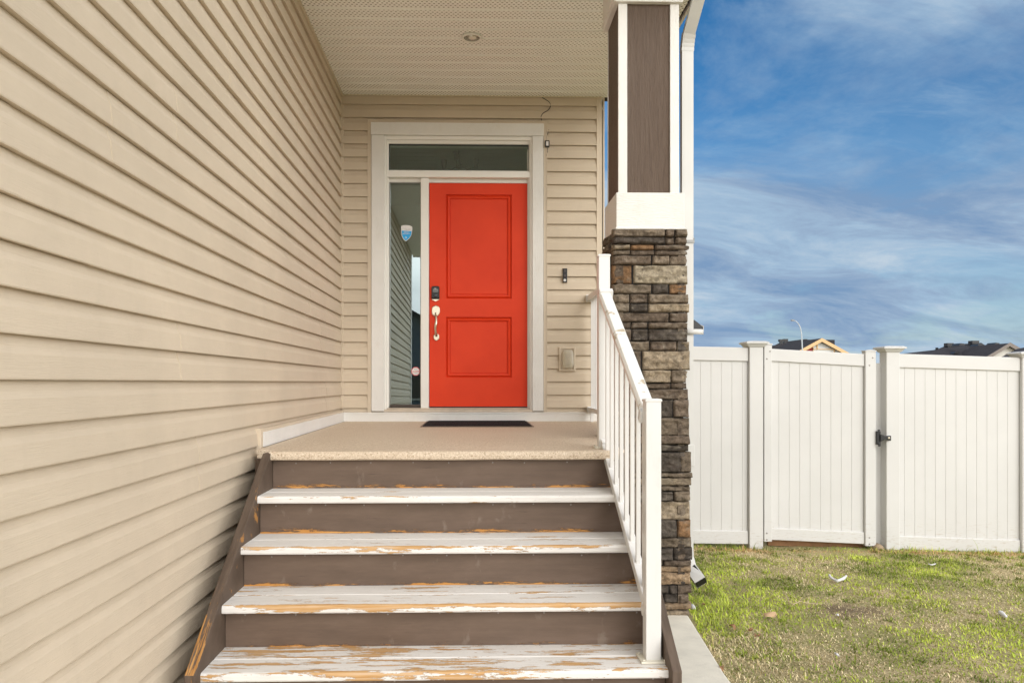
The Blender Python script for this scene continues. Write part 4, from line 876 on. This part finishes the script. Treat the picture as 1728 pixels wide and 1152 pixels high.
# ------------------------------------------------------------------ fence
FY = 7.10; PW = .128
def fx(px_): return at(px_, 645, FY).x
def fz(px_, py_): return at(px_, py_, FY).z
def shear_panel(name, x0, x1, zt0, zt1, zb0, zb1, label, group=None, thing=True, parent=None, pre='', y=FY + .045, th=.04, rail_h=.128, pitch=.0985, start=.0):
    """boards plus top and bottom rail, following the slope of the ground"""
    def lt(x): return zt0 + (zt1 - zt0) * (x - x0) / (x1 - x0)
    def lb(x): return zb0 + (zb1 - zb0) * (x - x0) / (x1 - x0)
    root = parent or empty(name, ((x0 + x1) / 2, y, lb((x0 + x1) / 2)), label=label, cat='fence', group=group)
    mb = MB(); x = x0 + start
    edges = [x0]
    while x < x1 - .02: 
        if x > x0 + .01: edges.append(x)
        x += pitch
    edges.append(x1)
    for a, b in zip(edges[:-1], edges[1:]):
        g_ = .002; aa, bb = a + g_ / 2, b - g_ / 2
        if bb - aa < .004: continue
        q = .0016
        sec2 = [(aa, y + th * .5), (aa, y - .004 + q), (aa + q, y - .004), (bb - q, y - .004), (bb, y - .004 + q), (bb, y + th * .5)]
        n = len(sec2); vs = [(X_, Y_, lb(X_) + .05) for X_, Y_ in sec2] + [(X_, Y_, lt(X_) - .05) for X_, Y_ in sec2]
        mb.add(vs, [(i, (i + 1) % n, n + (i + 1) % n, n + i) for i in range(n)] + [tuple(range(n)), tuple(range(2 * n - 1, n - 1, -1))])
    mb.box(x0 + .002, x1 - .002, y - .001, y + .014, max(zb0, zb1) + .06, min(zt0, zt1) - .06)
    mb.build('boards', FENCE, root)
    for nm, f0, h0, h1 in (('top_rail', lt, -rail_h, 0), ('bottom_rail', lb, 0, rail_h * .95)):
        mb = MB(); vs = [(X_, Y_, f0(X_) + h) for X_ in (x0, x1) for (Y_, h) in ((y - .022, h0), (y + .030, h0), (y + .030, h1), (y - .022, h1))]
        mb.add(vs, [(0, 1, 2, 3), (4, 7, 6, 5), (0, 4, 5, 1), (1, 5, 6, 2), (2, 6, 7, 3), (3, 7, 4, 0)]); mb.build(nm, FENCE, root, bevel=.005)
    return root
G1 = 'white vinyl fence panels beside the house'
shear_panel('fence', 1.19, fx(1264.5), fz(1173, 581.5) + .002, fz(1264, 586), fz(1173, 915), fz(1264, 918.5), 'white vinyl fence panel between the stone pillar and the first fence post', G1, start=.035)
shear_panel('fence', fx(1519.5), fx(1725), fz(1519, 596.5), fz(1725, 603), fz(1519, 927), fz(1725, 934), 'white vinyl fence panel to the right of the gate', G1, start=.06)
shear_panel('fence', fx(1725) + PW, fx(1725) + PW + 1.9, fz(1725, 604), fz(1725, 612), fz(1725, 935), fz(1725, 943), 'white vinyl fence panel at the far right edge, mostly out of the photo', G1)
def fpost(px_l, px_top, zb, label, w=PW):
    x0 = fx(px_l); r = empty('fence_post', (x0 + w / 2, FY + w / 2, zb), label=label, cat='post', group='white vinyl fence posts with flat caps')
    zt_ = at(px_l, px_top, FY).z; mb = MB(); mb.box(x0, x0 + w, FY, FY + w, zb - .1, zt_ - .008); mb.build('post', FENCE, r, bevel=.006)
    mb = MB(); cx_, cy_ = x0 + w / 2, FY + w / 2; pr = [(w / 2 + .002, -.050), (w / 2 + .010, -.046), (w / 2 + .022, -.030), (w / 2 + .030, -.018), (w / 2 + .042, -.016), (w / 2 + .042, -.004), (w / 2 + .02, .006), (.001, .014)]
    vs = []
    for (h, z) in pr: vs += [(cx_ - h, cy_ - h, zt_ + z), (cx_ + h, cy_ - h, zt_ + z), (cx_ + h, cy_ + h, zt_ + z), (cx_ - h, cy_ + h, zt_ + z)]
    mb.add(vs, [(i * 4 + j, i * 4 + (j + 1) % 4, (i + 1) * 4 + (j + 1) % 4, (i + 1) * 4 + j) for i in range(len(pr) - 1) for j in range(4)] + [(0, 1, 2, 3)]); mb.build('post_cap', FENCE, r)
    return r
fpost(1265, 576.5, fz(1265, 930), 'white fence post with flat cap at the hinge side of the gate')
pst2 = fpost(1496, 585, fz(1496, 934), 'white fence post with flat cap on the latch side of the gate')
fpost(1725.5, 594.5, fz(1725, 940), 'white fence post cut off by the right edge of the photo')
mb = MB(); mb.box(fx(1474), fx(1496), FY + .10, FY + .118, fz(1480, 928), fz(1480, 612)); mb.build('stop_strip', FENCE, pst2)
# gate
gx0_, gx1_ = fx(1290.5), fx(1479.5); gate = empty('fence_gate', (gx0_, FY + .05, fz(1290, 912)), label='white vinyl gate standing a little crooked between two fence posts', cat='gate')
s1, s2 = fx(1304), fx(1461.5)
shear_panel('g', s1, s2, fz(1304, 588), fz(1461, 597), fz(1304, 911.5), fz(1461, 918.5), None, parent=gate, y=FY + .05, start=.075, rail_h=.115)
for (a, b, t_, bt) in ((gx0_, s1 - .001, fz(1297, 581.5), fz(1297, 914)), (s2 + .001, gx1_, fz(1470, 592.5), fz(1470, 921.5))):
    mb = MB(); mb.box(a, b, FY + .012, FY + .085, bt, t_); r_ = mb.build('stile', FENCE, gate, bevel=.005)
    mb = MB(); mb.box(a - .004, b + .004, FY + .008, FY + .089, t_, t_ + .008); mb.prism([(a - .004, t_ + .008), (b + .004, t_ + .008), ((a + b) / 2, t_ + .016)], 'y', FY + .008, FY + .089); mb.build('stile_cap', FENCE, r_)
    mb = MB()
    for zz_ in (t_ - .06, t_ - .13, bt + .08, bt + .02): mb.lathe([(.0001, -.005), (.006, -.004), (.008, 0)], ((a + b) / 2 + (.018 if zz_ in (t_ - .06,) else -.012), FY + .012, zz_), 'y', 10)
    mb.build('screw_heads', painted('screw_grey', (.3, .28, .26), .4, metal=.6), r_)
lz = fz(1490, 738); mb = MB(); x_ = fx(1478); mb.box(x_ + .004, x_ + .040, FY - .012, FY + .03, lz - .065, lz + .06); mb.box(x_ + .010, x_ + .030, FY - .02, FY - .008, lz + .05, lz + .078); mb.box(x_ + .015, x_ + .035, FY - .022, FY - .010, lz - .08, lz - .05)
mb.prism([(x_ + .03, lz + .035), (x_ + .03, lz - .035), (x_ + .075, lz - .018), (x_ + .130, lz - .028), (x_ + .130, lz + .02), (x_ + .075, lz + .018)], 'y', FY - .028, FY - .004); la = mb.build('latch', BLACK, gate, bevel=.003)
mb = MB(); mb.lathe([(.0001, -.006), (.008, -.005), (.010, 0)], (x_ + .108, FY - .028, lz - .002), 'y', 12); mb.build('lock_button', METAL_NI, la)
# timber under the gate and stone
mb = MB(); a, b = fx(1304), fx(1478); vs = []
mb.prism([(a, fz(1304, 924)), (b, fz(1478, 930)), (b, fz(1478, 920)), (a, fz(1304, 909))], 'y', FY + .11, FY + .15); mb.build('timber_board', OLDWOOD, label='weathered brown timber board in the gap under the gate', cat='board')
def rock(name, c, r, mat, label, cat='stone', sq=(1, 1, .7), seed=0, amp=.2):
    bm = bmesh.new(); bmesh.ops.create_icosphere(bm, subdivisions=4, radius=1)
    for v in bm.verts:
        k = 1 + amp * noise.fractal(v.co * 1.3 + Vector((seed, 0, 0)), 1, 2, 4); v.co = Vector((v.co.x * sq[0], v.co.y * sq[1], v.co.z * sq[2])) * r * k
    me = bpy.data.meshes.new(name); bm.to_mesh(me); bm.free(); me.materials.append(mat); me.polygons.foreach_set('use_smooth', [True] * len(me.polygons))
    o = bpy.data.objects.new(name, me); COL.objects.link(o); o.location = c; return tag(o, label, cat)
q = at(1483, 928, FY); rock('rock', (q.x, FY + .03, fz(1483, 930) + .03), .055, painted('sandy_stone', (.30, .22, .14), .9, .25, 12, .6, 40), 'tan stone on the ground at the foot of the gate latch post', seed=3)

# ------------------------------------------------------------------ litter on the lawn
def scrap(px_, py_, pts, w, label, mat, name='paper_scrap', cat='litter'):
    q = ground_at(px_, py_); mb = MB(); P = []
    for (a, b, h) in pts: g_ = ground_at(a, b); P.append(Vector((g_.x, g_.y, g_.z + h)))
    n = len(P); sc = [1 + .35 * math.sin(i * 2.4) for i in range(n)]; sc[0] = sc[-1] = .7
    mb.tube(P, w, 9, sc); o = mb.build(name, mat, smooth=True, origin=tuple(P[n // 2]), label=label, cat=cat)
    s_ = o.modifiers.new('s', 'SUBSURF'); s_.levels = 2; s_.render_levels = 2
    tx = bpy.data.textures.new('crumple', 'CLOUDS'); tx.noise_scale = .012; d_ = o.modifiers.new('d', 'DISPLACE'); d_.texture = tx; d_.strength = .012; d_.mid_level = .5
    return o
TISSUE = painted('white_tissue', (.66, .65, .66), .8, .05, 30, .4, 60)
scrap(1414, 980, [(1399, 978, .045), (1402, 981, .03), (1406, 982.5, .025), (1411, 984, .022), (1415, 984.5, .022), (1418, 983, .026), (1422, 982.5, .026), (1426, 980, .03), (1429, 978, .036)], .0105, 'curled white scrap of tissue lying on the lawn in front of the gate', TISSUE)
scrap(1693, 1044, [(1686, 1040, .03), (1690, 1042, .03), (1694, 1045, .03), (1699, 1048, .028)], .017, 'small white crumpled scrap on the lawn near the right edge', TISSUE)
scrap(1413, 1043, [(1410, 1042, .02), (1413, 1043, .024), (1416, 1044, .02)], .006, 'tiny white scrap on the bare soil patch in the lawn', TISSUE)
scrap(1412, 1111, [(1408, 1107, .02), (1412, 1111, .022), (1417, 1113, .02)], .006, 'tiny pale scrap near the bottom of the lawn', TISSUE)
scrap(1572, 957, [(1565, 956, .03), (1570, 957.5, .025), (1575, 957.5, .025), (1580, 956, .03)], .006, 'thin white scrap in the grass under the right fence panel', TISSUE)
scrap(1171, 1030, [(1166, 1028, .03), (1169, 1031, .03), (1173, 1033, .025)], .014, 'crumpled white scrap in the grass against the stone pillar', TISSUE)
LEAF = painted('dry_leaf_brown', (.36, .20, .10), .8, .3, 20, .3)
for i, (a, b, s, lab) in enumerate(((1299, 1045, .045, 'pale dry leaf standing in the grass, largest of the leaves'), (1187, 1028, .03, 'reddish dry leaf in the grass beside the stone pillar'), (1264, 1073, .03, 'dry curled leaf near the middle of the lawn foreground'), (1278, 1082, .022, 'small dry leaf just right of a larger curled leaf'), (1219, 1136, .026, 'orange brown dry leaf at the edge of the concrete walk'), (1236, 1066, .024, 'dull dry leaf between the concrete walk and the lawn leaves'))):
    q = ground_at(a, b); mb = MB(); n = 10; rr_ = random.Random(i); vs = [(0, 0, .004)]
    for j in range(n): an = 2 * math.pi * j / n; k = s * (.55 + .45 * abs(math.cos(an))) * rr_.uniform(.75, 1.1); vs.append((k * math.cos(an), .6 * k * math.sin(an), .010 * math.sin(an * 2 + i) + .012 * abs(math.sin(an))))
    mb.add(vs, [(0, 1 + j, 1 + (j + 1) % n) for j in range(n)]); o = mb.build('dry_leaf', LEAF if i else painted('pale_leaf', (.50, .34, .20), .8), smooth=True, label=lab, cat='leaf', group='dry leaves on the lawn'); o.location = (q.x, q.y, q.z + .03); o.rotation_euler = (R([55, 20, 25, 10, 15, 20][i]), R(15 * (i % 3)), i * 1.1)
    sm = o.modifiers.new('t', 'SOLIDIFY'); sm.thickness = .001
mb = MB(); P = [ground_at(a, b) + Vector((0, 0, .03 + c)) for a, b, c in ((1325, 1016, .03), (1331, 1025, .01), (1338, 1027, 0), (1350, 1024, .01), (1365, 1025, 0), (1388, 1026, 0))]; mb.tube(P, .004, 6, [1, 1, .9, .8, .6, .4]); mb.build('twig', painted('dry_twig', (.48, .38, .24), .8), label='thin pale dry twig lying on the lawn', cat='twig')

# ------------------------------------------------------------------ distance: houses and street lamp
WALLW = painted('pale_gable_siding', (.62, .63, .62), .7, .05, 1, 0); RED = painted('dark_red_siding', (.30, .025, .02), .7); WOODT = painted('tan_timber_trim', (.62, .42, .22), .7); CREAM = painted('cream_siding', (.62, .60, .55), .7)
def vents(root, pts, Y):
    for (a, b, w_) in pts:
        q = at(a, b, Y); mb = MB(); mb.box(q.x - w_ / 2, q.x + w_ / 2, Y - w_ / 2, Y + w_ / 2, q.z - .7, q.z - .15); mb.box(q.x - w_ * .8, q.x + w_ * .8, Y - w_ * .8, Y + w_ * .8, q.z - .15, q.z + .15); mb.build('roof_vent', BLACK, root)
# first house: gable towards us, ridge running back and left
Yh = 88; h1 = empty('neighbour_house', tuple(at(1384, 690, Yh + 5)), label='distant house with a tan trimmed gable and dark red wall behind the gate', cat='house', group='houses beyond the fence')
A = lambda a, b, Y=Yh: tuple(at(a, b, Y))
pk, re_, le = Vector(A(1383, 571)), Vector(A(1429, 596)), Vector(A(1337, 596)); back = pk + Vector((0, 9, 0)); bl = back + (le - pk); br = back + (re_ - pk)
def thick(mb, q, t=.25):
    q = [Vector(v) for v in q]; n = len(q); mb.add(q + [v - Vector((0, 0, t)) for v in q], [tuple(range(n)), tuple(range(2 * n - 1, n - 1, -1))] + [(i, (i + 1) % n, n + (i + 1) % n, n + i) for i in range(n)])
ov = Vector((0, -.6, 0))
mb = MB(); thick(mb, [pk + ov, le + ov, bl, back]); thick(mb, [pk + ov, back, br, re_ + ov]); hipb = back + Vector((-4, 6, -3.0)); thick(mb, [back, bl + Vector((-5, 3, 0)), bl]); mb.build('roof', SHINGLE, h1)
gb = -1.5
mb = MB(); i0, i1 = Vector(A(1345, 596)), Vector(A(1421, 596)); ptop = Vector(A(1383, 574.5)); mb.prism([(i0.x, gb), (i1.x, gb), (i1.x, i1.z), (ptop.x, ptop.z), (i0.x, i0.z)], 'y', Yh, Yh + 8.8); mb.build('wall', CREAM, h1)
mb = MB(); mb.prism([(i0.x - .02, gb + 4), (at(1371, 590, Yh).x, gb + 4), (at(1371, 581.5, Yh).x, at(1371, 581.5, Yh).z - .1), (i0.x - .02, i0.z - .1)], 'y', Yh - .08, Yh - .01); mb.build('red_panel', RED, h1)
mb = MB(); ra, rb = at(1306, 600, Yh + 14), at(1383, 600, Yh + 14); mb.box(ra.x, rb.x, Yh + 10.6, Yh + 16, gb, ra.z + .3); mb.build('wall', CREAM, h1)
mb = MB(); t0, t1 = at(1371, 590, Yh), at(1421, 596, Yh); mb.prism([(t0.x, at(1371, 600, Yh).z), (t0.x, at(1371, 582.5, Yh).z), (ptop.x, ptop.z - .15), (i1.x - .2, i1.z - .2), (i1.x - .2, i1.z - .5)], 'y', Yh - .1, Yh - .01); mb.build('gable_panel', WALLW, h1)
mb = MB()
for (p, q) in ((pk, le), (pk, re_)):
    thick(mb, [p + ov * 1.1 + Vector((0, 0, .02)), q + ov * 1.1, q + ov * 1.0 , p + ov * 1.0], .42)
for (a, b, c_, d_) in ((1370.5, 582, 1372, 600), (1377, 578, 1379, 589), (1370.5, 588.5, 1416, 589.8), (1406, 586, 1407.5, 600)):
    p, q = at(a, b, Yh), at(c_, d_, Yh); mb.box(p.x, q.x, Yh - .2, Yh - .1, p.z, q.z)
mb.build('timber_trim', WOODT, h1); vents(h1, ((1318, 574.5, .35), (1325, 573.8, .35), (1355, 574.5, .2), (1359.5, 574, .2)), Yh + 12)
mb = MB(); mb.prism([(at(1303, 588, Yh + 14).x, at(1303, 589, Yh + 14).z), (at(1330, 575.2, Yh + 14).x, at(1330, 575.6, Yh + 14).z), (at(1385, 573, Yh + 14).x, at(1385, 576, Yh + 14).z), (at(1385, 600, Yh + 14).x, at(1385, 600, Yh + 14).z), (at(1303, 600, Yh + 14).x, at(1303, 600, Yh + 14).z)], 'y', Yh + 10, Yh + 16.5); mb.build('rear_roof', SHINGLE, h1)
# second house: long low roof
Y2 = 70; h2 = empty('neighbour_house', tuple(at(1640, 690, Y2 + 4)), label='distant house with a long charcoal hipped roof above the right fence panel', cat='house', group='houses beyond the fence')
mb = MB(); B = lambda a, b, Y=Y2: Vector(at(a, b, Y))
e0, e1 = B(1545, 606), B(1672, 606); rd0, rd1 = B(1600, 581.5, Y2 + 5), B(1656, 578.2, Y2 + 5); thick(mb, [e0, e1, rd1, rd0]); thick(mb, [e0, rd0, B(1560, 598, Y2 + 10)]); thick(mb, [rd0, rd1, B(1672, 600, Y2 + 10), B(1560, 598, Y2 + 10)]); thick(mb, [rd1, e1, B(1690, 600, Y2 + 8)])
rg1 = B(1704, 578.8, Y2 - 3); bk2 = Vector((0, 5.0, 0)); rg0 = rg1 + bk2; f1 = B(1664, 602, Y2 - 3); f0 = f1 + bk2; thick(mb, [f0, f1, rg1, rg0]); thick(mb, [rg0, rg1, B(1740, 597, Y2 - 3), B(1740, 597, Y2 - 3) + bk2])
thick(mb, [B(1500, 600, Y2 + 2), B(1545, 604, Y2), B(1600, 585, Y2 + 5), B(1575, 590.5, Y2 + 6), B(1533, 595.3, Y2 + 4)])
mb.build('roof', SHINGLE, h2)
mb = MB(); w0, w1, w2 = B(1674, 602, Y2 - 2.6), B(1728, 594, Y2 - 2.6), B(1704, 581, Y2 - 2.6); mb.prism([(w0.x, gb), (w1.x, gb), (w1.x, w1.z), (w2.x, w2.z), (w0.x, w0.z)], 'y', Y2 - 2.6, Y2 + 1.6); mb.box(e0.x + .5, e1.x - .5, Y2 + 1, Y2 + 5, gb, e0.z - .2); mb.build('wall', CREAM, h2)
mb = MB(); thick(mb, [rg1 + Vector((0, -.1, .05)), B(1740, 597.3, Y2 - 3.1), B(1740, 597.3, Y2 - 3), rg1 + Vector((0, 0, .05))], .35); thick(mb, [rg1 + Vector((0, -.1, .05)), f1 + Vector((0, -.1, 0)), f1, rg1 + Vector((0, 0, .05))], .3); mb.build('barge_board', painted('grey_brown_trim', (.2, .17, .15), .7), h2)
vents(h2, ((1601, 581.5, .38), (1643, 577.5, .42), (1600, 595, .2)), Y2 + 4); vents(h2, ((1581, 589, .12), ), Y2 + 5)
for (a, b) in ((1620, 582.7), (1651, 584), (1679, 581.8), (1638, 595.5), (1662, 594), (1611, 597)):
    q = at(a, b, Y2 + 1.5); mb = MB(); mb.prism([(q.x - .28, q.z), (q.x + .28, q.z), (q.x + .22, q.z + .16), (q.x - .1, q.z + .2)], 'y', q.y - .3, q.y + .9); mb.build('roof_vent', BLACK, h2)
Y3 = 55; h3 = empty('neighbour_house', tuple(at(1725, 690, Y3 + 4)), label='nearest dark roofed house corner at the far right behind the last fence post', cat='house', group='houses beyond the fence')
mb = MB(); C_ = lambda a, b, Y=Y3: Vector(at(a, b, Y)); thick(mb, [C_(1690, 602), C_(1790, 606), C_(1775, 577, Y3 + 4), C_(1716, 588.5, Y3 + 4)]); thick(mb, [C_(1716, 588.5, Y3 + 4), C_(1775, 577, Y3 + 4), C_(1790, 602, Y3 + 9), C_(1700, 602, Y3 + 9)]); mb.build('roof', SHINGLE, h3)
mb = MB(); a, b = C_(1694, 604), C_(1788, 604); mb.box(a.x, b.x, Y3 + .5, Y3 + 8, gb, a.z - .05); mb.build('wall', CREAM, h3)
# street lamp
YL = 68; sl0 = empty('street_lamp', tuple(at(1353.5, 680, YL)), label='tall pale street lamp with a curved arm above the distant gable roof', cat='street lamp')
mb = MB(); P = [at(1354.5, 690, YL), at(1354, 588, YL), at(1352.5, 562, YL), at(1350.5, 552, YL), at(1347, 545.5, YL), at(1343, 541.8, YL), at(1339.5, 541, YL)]; mb.tube(P, .055, 8, [1.3, 1.1, 1, .9, .8, .7, .6], up=(0, 1, 0)); mb.build('pole', painted('galvanised_steel', (.42, .46, .50), .5), sl0, smooth=True)
mb = MB(); a, b = at(1340, 541, YL), at(1335, 540.5, YL); mb.sweep([a, b], [(-.12, -.04), (.12, -.04), (.10, .08), (-.10, .08)]); mb.build('lamp_head', painted('lamp_grey', (.2, .21, .22), .5), sl0)
# house across the street, which shows as a reflection in the side light
h4 = empty('neighbour_house', (-4.5, -26, 0), label='grey blue house across the street reflected in the sidelight glass', cat='house', group='houses beyond the fence')
mb = MB(); mb.prism([(-9, 0), (0.5, 0), (.5, 3.6), (-4.2, 6.2), (-9, 3.6)], 'y', -32, -26); mb.build('wall', painted('blue_grey_siding', (.16, .2, .24), .7, .05, 1, 0), h4)
mb = MB(); thick(mb, [(-9.6, -32, 3.4), (-9.6, -25.5, 3.4), (-4.2, -25.5, 6.4), (-4.2, -32, 6.4)]); thick(mb, [(-4.2, -32, 6.4), (-4.2, -25.5, 6.4), (1.1, -25.5, 3.4), (1.1, -32, 3.4)]); mb.build('roof', SHINGLE, h4)
for x in (-7, -2.8): 
    mb = MB(); mb.box(x - .7, x + .7, -25.99, -25.9, 1.2, 2.6); wf = mb.build('window', WHITE_SM, h4); mb = MB(); mb.box(x - .6, x + .6, -25.9, -25.88, 1.3, 2.5); mb.build('pane', painted('dark_window', (.03, .04, .05), .1), wf)
